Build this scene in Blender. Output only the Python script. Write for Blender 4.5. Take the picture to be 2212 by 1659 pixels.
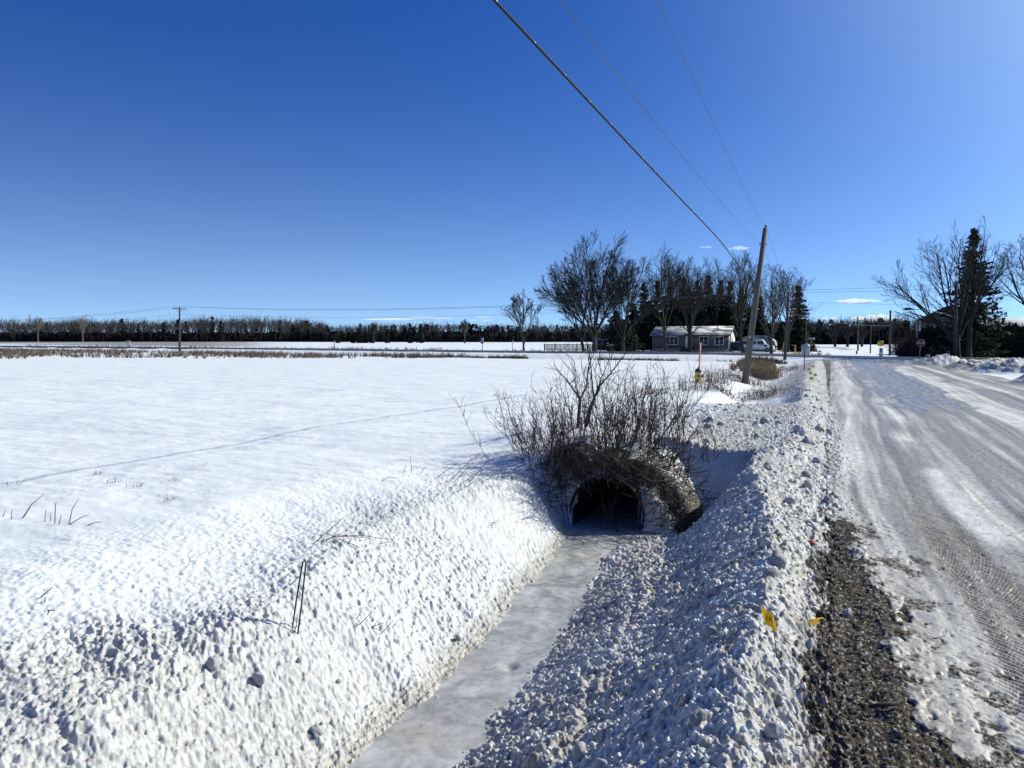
import bpy, math
import numpy as np
from mathutils import Vector, Matrix

sc = bpy.context.scene
for o in list(bpy.data.objects):
    bpy.data.objects.remove(o)
COL = sc.collection
R = math.radians

# ------------------------------------------------------------------ camera
TH = R(23.3)                       # the road runs along +Y, the view is turned left of it
PITCH = math.atan(94.5 / 1600)
EYE = 1.65
cd = bpy.data.cameras.new('camera'); cam = bpy.data.objects.new('camera', cd); COL.objects.link(cam)
cam.location = (0, 0, EYE); cam.rotation_euler = (math.pi / 2 - PITCH, 0, TH)
cd.sensor_width = 36; cd.lens = 36 * 1600 / 2212; cd.clip_start = .05; cd.clip_end = 20000
sc.camera = cam

# ------------------------------------------------------------------ light
SUN_AZ, SUN_EL = R(45), R(33.5)    # azimuth right of the road
sv_ = (math.sin(SUN_AZ) * math.cos(SUN_EL), math.cos(SUN_AZ) * math.cos(SUN_EL), math.sin(SUN_EL))
w = bpy.data.worlds.new('World'); sc.world = w; w.use_nodes = True
nt = w.node_tree; nt.nodes.clear()
sky = nt.nodes.new('ShaderNodeTexSky'); sky.sky_type = 'NISHITA'; sky.sun_disc = False
sky.sun_elevation = SUN_EL; sky.sun_rotation = SUN_AZ
sky.air_density = 1.0; sky.dust_density = 0.6; sky.ozone_density = 2.2; sky.altitude = 0
bg = nt.nodes.new('ShaderNodeBackground'); bg.inputs[1].default_value = 0.09
hs = nt.nodes.new('ShaderNodeHueSaturation'); hs.inputs['Saturation'].default_value = 1.4
out = nt.nodes.new('ShaderNodeOutputWorld')
tcw = nt.nodes.new('ShaderNodeTexCoord'); vm = nt.nodes.new('ShaderNodeVectorMath'); vm.operation = 'ADD'
vm.inputs[1].default_value = (0, 0, .10)
nrm = nt.nodes.new('ShaderNodeVectorMath'); nrm.operation = 'NORMALIZE'
tint = nt.nodes.new('ShaderNodeMix'); tint.data_type = 'RGBA'; tint.blend_type = 'MULTIPLY'; tint.inputs[0].default_value = 1
tint.inputs[7].default_value = (.25, .59, 1.14, 1)
nt.links.new(tcw.outputs['Generated'], vm.inputs[0]); nt.links.new(vm.outputs[0], nrm.inputs[0]); nt.links.new(nrm.outputs[0], sky.inputs[0])
nt.links.new(sky.outputs[0], hs.inputs['Color']); nt.links.new(hs.outputs[0], tint.inputs[6]); sep = nt.nodes.new('ShaderNodeSeparateXYZ'); nt.links.new(tcw.outputs['Generated'], sep.inputs[0])
def wm(op, a, b=0.):
    x = nt.nodes.new('ShaderNodeMath'); x.operation = op
    for k, v in ((0, a), (1, b)):
        if isinstance(v, (int, float)): x.inputs[k].default_value = v
        else: nt.links.new(v, x.inputs[k])
    return x.outputs[0]
hz = wm('POWER', 2.718, wm('MULTIPLY', wm('ABSOLUTE', sep.outputs[2]), -8.5))
dt = nt.nodes.new('ShaderNodeVectorMath'); dt.operation = 'DOT_PRODUCT'; nt.links.new(tcw.outputs['Generated'], dt.inputs[0]); dt.inputs[1].default_value = tuple(sv_)
gl = wm('POWER', wm('MAXIMUM', dt.outputs['Value'], 0.), 8.)
def addc(base_, fac, col):
    x = nt.nodes.new('ShaderNodeMix'); x.data_type = 'RGBA'; x.blend_type = 'ADD'; nt.links.new(fac, x.inputs[0]); nt.links.new(base_, x.inputs[6]); x.inputs[7].default_value = (*col, 1); return x.outputs[2]
c1_ = addc(tint.outputs[2], hz, (4.0, 5.3, 5.3)); c2_ = addc(c1_, gl, (9.5, 12.0, 9.5))
nt.links.new(c2_, bg.inputs[0]); nt.links.new(bg.outputs[0], out.inputs[0])
sd = bpy.data.lights.new('sun', 'SUN'); sun = bpy.data.objects.new('sun', sd); COL.objects.link(sun)
sd.energy = 5.0; sd.angle = R(.53); sd.color = (1.0, .965, .83)
sv = Vector((math.sin(SUN_AZ) * math.cos(SUN_EL), math.cos(SUN_AZ) * math.cos(SUN_EL), math.sin(SUN_EL)))
sun.rotation_euler = sv.to_track_quat('Z', 'Y').to_euler(); sun.location = (20, 20, 30)
sc.view_settings.view_transform = 'Standard'; sc.view_settings.look = 'None'
sc.view_settings.exposure = 0.08; sc.view_settings.gamma = 1
sc.cycles.max_bounces = 6; sc.cycles.transparent_max_bounces = 12

# ------------------------------------------------------------------ helpers
def hsh(ix, iy, s):
    n = (ix.astype(np.int64) * 374761393 + iy.astype(np.int64) * 668265263 + s * 1274126177) & 0xffffffff
    n = ((n ^ (n >> 13)) * 1103515245) & 0xffffffff
    n = ((n ^ (n >> 16)) * 2654435761) & 0xffffffff
    return ((n ^ (n >> 15)) & 0xffffff).astype(np.float64) / 0xffffff
def vn(x, y, s=0):
    ix = np.floor(x); iy = np.floor(y); fx = x - ix; fy = y - iy
    fx = fx * fx * (3 - 2 * fx); fy = fy * fy * (3 - 2 * fy)
    a = hsh(ix, iy, s); b = hsh(ix + 1, iy, s); c = hsh(ix, iy + 1, s); d = hsh(ix + 1, iy + 1, s)
    return (a + (b - a) * fx) * (1 - fy) + (c + (d - c) * fx) * fy
def fbm(x, y, s=0, o=4):
    t = 0; a = .5; f = 1.
    for i in range(o):
        t = t + a * vn(x * f + 17.3 * i, y * f - 9.1 * i, s + i); a *= .5; f *= 2.03
    return t / (1 - .5 ** o)
def domes(x, y, cell, s, p=1., rmin=.35, rmax=.75):
    gx = np.floor(x / cell); gy = np.floor(y / cell); best = np.zeros_like(x)
    for i in (-1, 0, 1):
        for j in (-1, 0, 1):
            cx = gx + i; cy = gy + j
            px = (cx + hsh(cx, cy, s)) * cell; py = (cy + hsh(cx, cy, s + 1)) * cell
            q = hsh(cx, cy, s + 2); r = (rmin + (rmax - rmin) * hsh(cx, cy, s + 3)) * cell
            e = .7 + .6 * hsh(cx, cy, s + 4)
            d2 = ((x - px) ** 2 * e + (y - py) ** 2 / e) / (r * r)
            h = np.where(q < p, np.sqrt(np.clip(1 - d2, 0, 1)) * r, 0)
            best = np.maximum(best, h)
    return best
def ss(a, b, x):
    t = np.clip((x - a) / (b - a), 0, 1); return t * t * (3 - 2 * t)

_f = np.array([-math.sin(TH) * math.cos(PITCH), math.cos(TH) * math.cos(PITCH), -math.sin(PITCH)])
_r = np.array([math.cos(TH), math.sin(TH), 0.]); _u = np.cross(_r, _f)
def ray(px, py): return (_f * 1600 + _r * (px - 1106) + _u * (829.5 - py)) / 1600
def at(px, py, depth): return ray(px, py) * depth + np.array([0, 0, EYE])

# ------------------------------------------------------------------ the lie of the land (road frame: X across, Y along)
YS = np.array([-20, 2.0, 4.0, 6.0, 8.3, 9.25, 9.5, 10.3, 10.8, 12.5, 19.3, 20.5, 23.0, 25.0, 30, 45, 58, 64, 66.])
KX = [  # field shoulder, left shoulder, left ice, right ice, mid bank, crest, road edge
 [-5.2,-5.0,-5.2,-5.7,-5.3,-5.2,-5.2,-5.2,-5.2,-5.2,-5.2,-4.6,-4.6,-4.5,-5.0,-5.2,-5.2,-5.2,-5.2],
 [-3.3,-3.35,-3.6,-4.1,-3.9,-3.75,-3.7,-3.8,-4.0,-4.2,-4.2,-3.3,-3.4,-3.4,-4.0,-4.2,-4.2,-4.2,-4.2],
 [-2.45,-2.43,-2.40,-2.50,-2.78,-3.12,-3.15,-3.1,-3.1,-3.1,-3.1,-2.9,-2.9,-2.8,-3.1,-3.3,-3.3,-3.3,-3.3],
 [-1.98,-2.0,-2.08,-2.2,-2.44,-2.25,-2.25,-2.15,-2.2,-2.2,-2.2,-2.0,-1.9,-2.2,-2.6,-2.8,-2.8,-2.8,-2.8],
 [-1.15,-1.15,-1.2,-1.3,-1.62,-1.62,-1.45,-1.35,-1.25,-1.3,-1.3,-1.3,-1.3,-1.5,-1.9,-2.0,-2.0,-2.0,-2.0],
 [-.32,-.32,-.36,-.42,-.66,-.88,-.86,-.8,-.6,-.5,-.62,-.7,-.7,-.75,-.9,-1.0,-1.0,-1.0,-1.0],
 [.03,.0,-.05,-.05,.0,.02,.02,.03,.03,.03,.02,.0,.0,-.05,-.1,-.25,-.5,-.6,-.6]]
KZ = [
 [0,0,-.02,0,0,.0,.02,.04,.06,.05,0,0,0,0,0,0,0,0,0],
 [-.18,-.20,-.18,-.13,-.13,-.10,.06,.16,.18,.12,.02,-.02,-.08,-.05,-.1,-.1,-.1,-.02,0],
 [-.85,-.85,-.85,-.85,-.85,-.85,.18,.28,.24,.14,.05,-.62,-.72,-.45,-.42,-.4,-.4,-.05,0],
 [-.85,-.85,-.85,-.85,-.85,-.85,-.6,-.42,.22,.13,.05,-.62,-.72,-.45,-.42,-.4,-.4,-.05,0],
 [-.46,-.46,-.44,-.42,-.62,-.78,-.76,-.68,.10,.12,.06,-.3,-.4,-.25,-.18,-.18,-.18,0,0],
 [.14,.14,.15,.17,.16,.13,.13,.14,.17,.17,.13,.14,.15,.15,.16,.14,.14,.04,.0],
 [.0]*19]
CR = lambda X: 70.5 - .13 * np.minimum(X, 0)       # centre line of the crossing road
def base(X, Y):
    X = np.asarray(X, float); Y = np.asarray(Y, float)
    wob = (vn(Y * 1.3, Y * 0 + 3.3, 5) - .5) * .12 + (vn(Y * 4.1, Y * 0 + 1.3, 6) - .5) * .05
    kx = [np.interp(Y, YS, k) for k in KX]; kz = [np.interp(Y, YS, k) for k in KZ]
    for i in (2, 3): kx[i] = kx[i] + wob * (1 if i == 2 else .8)
    for i in (1, 5): kx[i] = kx[i] + wob * 1.2
    for i in (6,): kx[i] = kx[i] + wob * .7
    Z = np.where(X < kx[0], kz[0], 0.)
    for i in range(6):
        t = np.clip((X - kx[i]) / (kx[i + 1] - kx[i]), 0, 1)
        t = t * .6 + .4 * t * t * (3 - 2 * t)
        m = (X >= kx[i]) & (X < kx[i + 1])
        Z = np.where(m, kz[i] + (kz[i + 1] - kz[i]) * t, Z)
    Z = Z * (1 - ss(60, 66, Y))
    aw = np.where(X > -2.66, 1.25, 1.0)
    arch = .10 - .92 * np.abs((X + 2.66) / aw) ** 2.2 + (fbm(X * 3, Y * 3, 33, 3) - .5) * .22 + .10 * ss(9.6, 10.4, Y) - .33 * (1 - ss(9.34, 9.66, Y))
    over = (Y > 9.34) & (Y < 11) & (np.abs(X + 2.66) < 1.3)
    Z = np.where(over, np.maximum(Z, arch), Z)
    # crossing road on its low bank with a ditch on the near side
    c = Y - CR(X)
    lft = ss(-14, -40, X)
    Z = Z + .42 * ss(-8.5, -4.2, c) * (1 - ss(4.2, 9, c)) * (.35 + .65 * ss(8, -12, X))
    Z = Z - .22 * ss(-13, -9, c) * (1 - ss(-9, -6.5, c)) * ss(-3, -8, X)
    Z = Z + .12 * ss(-30, -90, X) * ss(10, 60, Y)
    Z = Z - .16 * ss(6, 20, c) * (1 - ss(60, 160, c)) * (1 - ss(20, 60, -X - 10))
    d = np.hypot(X, Y)
    Z = Z + .62 * ss(130, 430, d) * ss(0, -60, X)
    # ploughed heaps on the right of the road
    def heap(x, y, rx, ry, h):
        return h * np.clip(1 - ((X - x) / rx) ** 2 - ((Y - y) / ry) ** 2, 0, 1) ** 1.2 * (.6 + .8 * fbm(X * 1.6, Y * 1.6, 31, 3))
    near = (X > 3) & (X < 20) & (Y > 20) & (Y < 75)
    if np.any(near):
        hp = heap(6.9, 58, 1.8, 3.5, .62) + heap(8.3, 50, 2.6, 4.5, .55) + heap(8.6, 44, 2.2, 3.2, .75) + heap(8.2, 33.5, 1.9, 3.4, .75) + heap(11, 40, 4, 4, .3) + heap(10.5, 55, 3, 6, .4)
        Z = np.where(near, Z + hp * .8, Z)
    g = (X < 14) & (X > 6.4) & (Y < 30)
    Z = Z + np.where(X > 7.2, .25 * ss(7.2, 8.4, X) * (1 - ss(9, 11, X)) * (1 - ss(64, 67, Y)) * ss(26, 15, Y), 0)
    # low snow mound below the left bushes, hollow by the left bank
    Z = Z + .06 * np.exp(-(((X + 4.3) / 1.0) ** 2 + ((Y - 11.3) / 1.0) ** 2))
    Z = Z - .05 * np.exp(-(((X + 4.35) / .35) ** 2 + ((Y - 6.3) / .3) ** 2))
    return Z

def crumb(X, Y):
    """how broken up the snow is, 0 smooth .. 1 ploughed clods"""
    iceL = np.interp(Y, YS, KX[2]); iceR = np.interp(Y, YS, KX[3]); sh = np.interp(Y, YS, KX[1])
    n = fbm(X * 1.1, Y * 1.1, 40, 3) - .5
    r = ss(0, .15, X - iceR + .15) * (1 - ss(-.03, .22, X + n * .2)) * (1 - ss(56, 64, Y))
    face = ss(-3.6, -2.9, X) * ss(8.9, 9.3, Y) * (1 - ss(10.5, 11.0, Y + n * .5)) * (1 - ss(-1.35, -.95, X + n * .5))
    pit = ss(-3.6, -2.8, X) * (1 - ss(-1.5, -.9, X)) * ss(19.4, 20.2, Y) * (1 - ss(24.5, 27, Y))
    valley = ss(23, 27, Y) * (1 - ss(-2.4, -1.9, X + n * .5))
    drive = ss(10.4, 11.4, Y + n * .8) * (1 - ss(18.9, 20, Y + n * 2)) * ss(-4.6, -3.9, X + n * 1.2 - (Y - 11) * .05) * (X < 0)
    lb = ss(.0, .1, iceL + .1 - X) * (1 - ss(-.1, .9, (sh - X) + n * .8 - .55 * ss(4, 2, Y) - .15)) * (1 - ss(8.9, 9.5, Y)) * (.72 + .28 * ss(5, 3, Y))
    c = np.maximum(np.maximum(r * (1 - .55 * face) * (1 - .85 * pit) * (1 - .9 * valley), drive), lb)
    return np.clip(c, 0, 1)

def shoulder(X, Y):
    """the strip of dark gravel and soil beside the near road edge"""
    cen = np.interp(Y, [1, 3, 4.5, 6, 7.3, 8], [.22, .22, .18, .14, .08, .06])
    wd = np.interp(Y, [1, 3, 4.5, 6, 7.3, 7.9], [.27, .25, .21, .16, .10, .01])
    n = (fbm(X * 4, Y * 1.6, 50, 3) - .5) * 1.9 + (fbm(X * 20, Y * 14, 53, 3) - .5) * 1.7
    core = ss(-.25, .35, 1 - np.abs(X - cen) / np.maximum(wd, .01) + n)
    skirt = .55 * ss(-.1, .6, 1 - np.abs(X - cen - .25) / np.maximum(wd * 1.7, .01) + n * 1.2) * ss(.45, .62, fbm(X * 9, Y * 7, 57, 3))
    return np.maximum(core, skirt) * (1 - ss(7.3, 7.8, Y + n * .5))

def rough(X, Y):
    d = np.hypot(X, Y)
    Z = np.zeros_like(X); C = crumb(X, Y)
    f = (X < .05) | (X > 6.8)
    # wind ripples on the field, softly swelling snow
    sm = np.where(f, 1 - C, 0)
    Z += sm * ((fbm(X * .22, Y * .9, 60, 4) - .5) * .07 * ss(5, 25, d) + (fbm(X * .5, Y * .55, 64, 3) - .5) * .10 * ss(2, 6, d) * (X < -3.5) * (1 - ss(25, 60, d) * .5))
    Z += sm * (fbm(X * .8 + Y * .3, Y * 4.2, 68, 3) - .5) * .03 * (X < -3)
    q = sm > .01; q &= d < 40; x = X[q]; y = Y[q]
    Z[q] += sm[q] * ((fbm(x * 5, y * 7, 71, 4) - .5) * .018 + ss(.58, .75, fbm(x * .9, y * 1.4, 75, 3)) * domes(x, y, .09, 77, .5, .2, .5) * .12)
    m = (C > .01) & (d < 62)
    x = X[m]; y = Y[m]; c = C[m]
    wx = x + (fbm(x * 9, y * 9, 70, 2) - .5) * .08; wy = y + (fbm(x * 9, y * 9, 73, 2) - .5) * .08
    big = (fbm(x * 2.3, y * 2.3, 76, 3) - .5) * .14
    # clods: three sizes
    amt = .35 + .9 * fbm(x * 1.5, y * 1.5, 79, 2)
    left = ss(-2.3, -2.7, x) * (y < 9.5); nearL = left * ss(4.2, 2.6, y) * ss(-4.2, -3, x)
    k1 = 1 - .7 * left + .8 * nearL; k2 = 1 - .2 * left + .4 * nearL
    clod = domes(wx, wy, .26, 80, .14, .15, .42) * .5 * amt * k1 + domes(wx, wy, .11, 86, .3, .15, .5) * .32 * amt * k2 * (1 - .35 * left) + domes(wx, wy, .052, 92, .4, .25, .6) * .34 * (1 - .4 * left) + domes(wx, wy, .026, 98, .7) * .35
    runnel = (vn(wx * 2.2 + wy * 5.5, wy * .6 - wx * .6, 101) - .5) * .05 * left * (y < 8.5)
    Z[m] += c * (big * (.5 - .25 * left) + clod + runnel)
    Z[m] += c * ((fbm(x * (22 + 6 * left), y * (22 + 6 * left), 104, 4) - .5) * (.068 - .004 * left) + (fbm(x * 48, y * 48, 109, 2) - .5) * .03) * (.55 + .9 * vn(x * 1.7, y * 1.7, 105))
    q = (X < -2.9) & (Y < 10) & (Y > .5) & (d < 14); x = X[q]; y = Y[q]
    gr = ss(3.2, .6, np.interp(y, YS, KX[1]) - x + (fbm(x, y, 106, 3) - .5) * 1.6 + ss(3, 8, y) * 1.2) * sm[q]
    Z[q] += gr * ((fbm(x * 26, y * 26, 107, 3) - .5) * .032 + domes(x, y, .05, 108, .25, .2, .4) * .3)
    # road: ruts, packed ridges, tread marks
    rd = (X > -.1) & (X < 7.2) & (d < 80)
    x = X[rd]; y = Y[rd]
    meander = (vn(y * .22, y * 0, 110) - .5) * .25
    q = x + meander
    rut = (vn(q * 5.5, y * .12, 112) - .5) * .028 + (vn(q * 14, y * .25, 113) - .5) * .012
    grit = (fbm(x * 16, y * 16, 115, 3) - .5) * .014 + domes(x, y, .05, 118, .25, .2, .4) * .35
    tread = 0
    for tx, wdt in ((.78, .1), (1.0, .09)):
        b = np.exp(-((q - tx - .02 * (y - 4)) / wdt) ** 2) * ss(14, 7, y)
        tread = tread + b * (.004 * np.sign(np.sin((y + (q - tx) * 1.0) * 2 * np.pi / .055)) - .008)
    Z[rd] += rut + grit + tread
    s = shoulder(X[rd], Y[rd])
    Z[rd] += s * (domes(x, y, .022, 121, .5, .2, .6) * .3 + (fbm(x * 60, y * 50, 124, 3) - .5) * .022 + (fbm(x * 12, y * 9, 128, 3) - .5) * .03 - .012)
    # shelf of crumbs spilled along the road edge
    sp = ss(.75, .0, x + (fbm(x * 2, y * .8, 130, 2) - .5) * .6) * ss(30, 12, y)
    Z[rd] += sp * (1 - s) * (domes(x, y, .07, 131, .3, .25, .5) * .7 + domes(x, y, .03, 134, .6) * .5)
    # clods on the heaps
    hp = (X > 5.8) & (X < 14) & (Y > 20) & (Y < 66)
    x = X[hp]; y = Y[hp]; k = ss(.05, .25, base(x, y))
    Z[hp] += k * (domes(x, y, .5, 140, .6) * .35 + domes(x, y, .22, 143, .7) * .5 + (fbm(x * 3, y * 3, 146, 3) - .5) * .15)
    return Z

def H(x, y):
    a = np.array([float(x)]); b = np.array([float(y)])
    return float((base(a, b) + rough(a, b))[0])
def gp(px, py):
    """point where the sight line meets the land"""
    d = ray(px, py); o = np.array([0, 0, EYE])
    t = np.concatenate([np.linspace(1.5, 20, 1500), np.linspace(20, 400, 4000)])
    P = o + d * t[:, None]
    z = base(P[:, 0], P[:, 1]); k = np.nonzero(P[:, 2] < z)[0]
    i = k[0] if len(k) else len(t) - 1
    return P[i]

# ------------------------------------------------------------------ meshes and objects
def mesh(name, V, Fq=None, Ft=None, mat=None, smooth=False, mi=None):
    me = bpy.data.meshes.new(name)
    V = np.asarray(V, np.float32).reshape(-1, 3)
    me.vertices.add(len(V)); me.vertices.foreach_set('co', V.ravel())
    fq = np.zeros((0, 4), np.int32) if Fq is None else np.asarray(Fq, np.int32).reshape(-1, 4)
    ft = np.zeros((0, 3), np.int32) if Ft is None else np.asarray(Ft, np.int32).reshape(-1, 3)
    li = np.concatenate([fq.ravel(), ft.ravel()])
    me.loops.add(len(li)); me.loops.foreach_set('vertex_index', li)
    n = len(fq) + len(ft); me.polygons.add(n)
    st = np.concatenate([np.arange(len(fq)) * 4, len(fq) * 4 + np.arange(len(ft)) * 3]).astype(np.int32)
    me.polygons.foreach_set('loop_start', st)
    if smooth: me.polygons.foreach_set('use_smooth', np.ones(n, bool))
    me.update(calc_edges=True); me.validate()
    if mat: me.materials.append(mat)
    return me
def tag(o, label=None, cat=None, group=None, kind=None):
    if label: o['label'] = label
    if cat: o['category'] = cat
    if group: o['group'] = group
    if kind: o['kind'] = kind
    return o
def link(name, me, parent=None, loc=None):
    o = bpy.data.objects.new(name, me); COL.objects.link(o)
    if parent: o.parent = parent
    if loc is not None: o.location = loc
    return o
def thing(name, loc, label, cat, group=None):
    o = bpy.data.objects.new(name, None); COL.objects.link(o); o.location = [float(v) for v in loc]
    o.empty_display_size = .2
    return tag(o, label, cat, group)

class MB:
    """collects shapes in world coordinates, builds ONE mesh"""
    def __init__(s): s.V = []; s.Q = []; s.T = []; s.n = 0
    def add(s, V, Q=None, T=None):
        V = np.asarray(V, float).reshape(-1, 3); s.V.append(V)
        if Q is not None and len(Q): s.Q.append(np.asarray(Q).reshape(-1, 4) + s.n)
        if T is not None and len(T): s.T.append(np.asarray(T).reshape(-1, 3) + s.n)
        s.n += len(V)
    def box(s, c, d, rz=0, bev=0, tilt=None):
        d = np.asarray(d, float) / 2
        v = np.array([[x, y, z] for x in (-1, 1) for y in (-1, 1) for z in (-1, 1)], float) * d
        M = np.array(Matrix.Rotation(rz, 3, 'Z'))
        if tilt is not None: M = M @ np.array(Matrix.Rotation(tilt, 3, 'X'))
        s.add(v @ M.T + np.asarray(c, float), [[0, 1, 3, 2], [4, 6, 7, 5], [0, 4, 5, 1], [2, 3, 7, 6], [0, 2, 6, 4], [1, 5, 7, 3]])
    def tube(s, P, r, n=8, cap=True):
        P = np.asarray(P, float); r = np.broadcast_to(np.asarray(r, float), (len(P),))
        T = np.gradient(P, axis=0); T /= np.linalg.norm(T, axis=1)[:, None] + 1e-12
        a = np.array([0, 0, 1.]) if abs(T[0][2]) < .8 else np.array([1., 0, 0])
        A = np.cross(T, a); A /= np.linalg.norm(A, axis=1)[:, None]; B = np.cross(T, A)
        th = np.arange(n) * 2 * np.pi / n
        V = P[:, None] + r[:, None, None] * (A[:, None] * np.cos(th)[None, :, None] + B[:, None] * np.sin(th)[None, :, None])
        Q = []
        for i in range(len(P) - 1):
            for j in range(n):
                k = (j + 1) % n; Q.append([i * n + j, i * n + k, (i + 1) * n + k, (i + 1) * n + j])
        V = V.reshape(-1, 3); Tt = []
        if cap:
            V = np.vstack([V, P[0], P[-1]]); m = len(P) * n
            for j in range(n):
                k = (j + 1) % n; Tt += [[m, k, j], [m + 1, (len(P) - 1) * n + j, (len(P) - 1) * n + k]]
        s.add(V, Q, Tt)
    def prism(s, poly, vec):
        """polygon (3D points, planar) pushed along vec"""
        P = np.asarray(poly, float); n = len(P); vec = np.asarray(vec, float)
        V = np.vstack([P, P + vec, P.mean(0), P.mean(0) + vec])
        Q = [[i, (i + 1) % n, (i + 1) % n + n, i + n] for i in range(n)]
        T = [[2 * n, (i + 1) % n, i] for i in range(n)] + [[2 * n + 1, i + n, (i + 1) % n + n] for i in range(n)]
        s.add(V, Q, T)
    def segs(s, P0, P1, R0, R1, n=3):
        """many independent frustums at once"""
        P0 = np.asarray(P0); P1 = np.asarray(P1); T = P1 - P0; L = np.linalg.norm(T, axis=1)[:, None] + 1e-9; T = T / L
        a = np.where(np.abs(T[:, 2:3]) < .8, np.array([[0, 0, 1.]]), np.array([[1., 0, 0]]))
        A = np.cross(T, a); A /= np.linalg.norm(A, axis=1)[:, None]; B = np.cross(T, A)
        th = np.arange(n) * 2 * np.pi / n
        ring = A[:, None] * np.cos(th)[None, :, None] + B[:, None] * np.sin(th)[None, :, None]
        V = np.concatenate([P0[:, None] + ring * np.asarray(R0)[:, None, None], P1[:, None] + ring * np.asarray(R1)[:, None, None]], 1)
        m = len(P0); j = np.arange(n); k = (j + 1) % n
        q = np.stack([j, k, k + n, j + n], 1); Q = (np.arange(m)[:, None, None] * 2 * n + q[None]).reshape(-1, 4)
        s.add(V.reshape(-1, 3), Q)
    def build(s, name, mat, parent=None, smooth=False):
        V = np.vstack(s.V)
        if parent is not None:
            V = V - np.array(parent.location if parent.parent is None else parent.parent.location)
        me = mesh(name, V, np.vstack(s.Q) if s.Q else None, np.vstack(s.T) if s.T else None, mat, smooth)
        return link(name, me, parent)
def single(mb, name, mat, loc, smooth=False):
    """a top-level thing that is one mesh, its origin at its base"""
    loc = np.asarray(loc, float); mb.V = [v - loc for v in mb.V]
    o = mb.build(name, mat, None, smooth); o.location = loc; return o

# ------------------------------------------------------------------ materials
def nodes(name):
    m = bpy.data.materials.new(name); m.use_nodes = True; n = m.node_tree.nodes; l = m.node_tree.links
    return m, n, l, n['Principled BSDF']
def mat(name, col, rough=.7, var=.15, scale=8., bump=0., spec=.3, metal=0., stretch=(1, 1, 1), col2=None, thr=None, trans=0.):
    m, n, l, p = nodes(name)
    tc = n.new('ShaderNodeTexCoord'); mp = n.new('ShaderNodeMapping'); mp.inputs['Scale'].default_value = stretch
    l.new(tc.outputs['Object'], mp.inputs[0])
    ns = n.new('ShaderNodeTexNoise'); ns.inputs['Scale'].default_value = scale; ns.inputs['Detail'].default_value = 6
    ns.inputs['Roughness'].default_value = .65
    l.new(mp.outputs[0], ns.inputs[0])
    cr = n.new('ShaderNodeValToRGB'); c = np.array(col)
    c2 = np.array(col2) if col2 is not None else np.clip(c * (1 + var), 0, 1)
    lo, hi = thr if thr else (.35, .65)
    cr.color_ramp.elements[0].position = lo; cr.color_ramp.elements[1].position = hi
    cr.color_ramp.elements[0].color = (*(c * (1 - var)), 1); cr.color_ramp.elements[1].color = (*c2, 1)
    l.new(ns.outputs[0], cr.inputs[0]); l.new(cr.outputs[0], p.inputs['Base Color'])
    p.inputs['Roughness'].default_value = rough; p.inputs['Metallic'].default_value = metal
    p.inputs['Specular IOR Level'].default_value = spec
    if bump:
        b = n.new('ShaderNodeBump'); b.inputs['Strength'].default_value = .6; b.inputs['Distance'].default_value = bump
        l.new(ns.outputs[0], b.inputs['Height']); l.new(b.outputs[0], p.inputs['Normal'])
    return m

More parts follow.
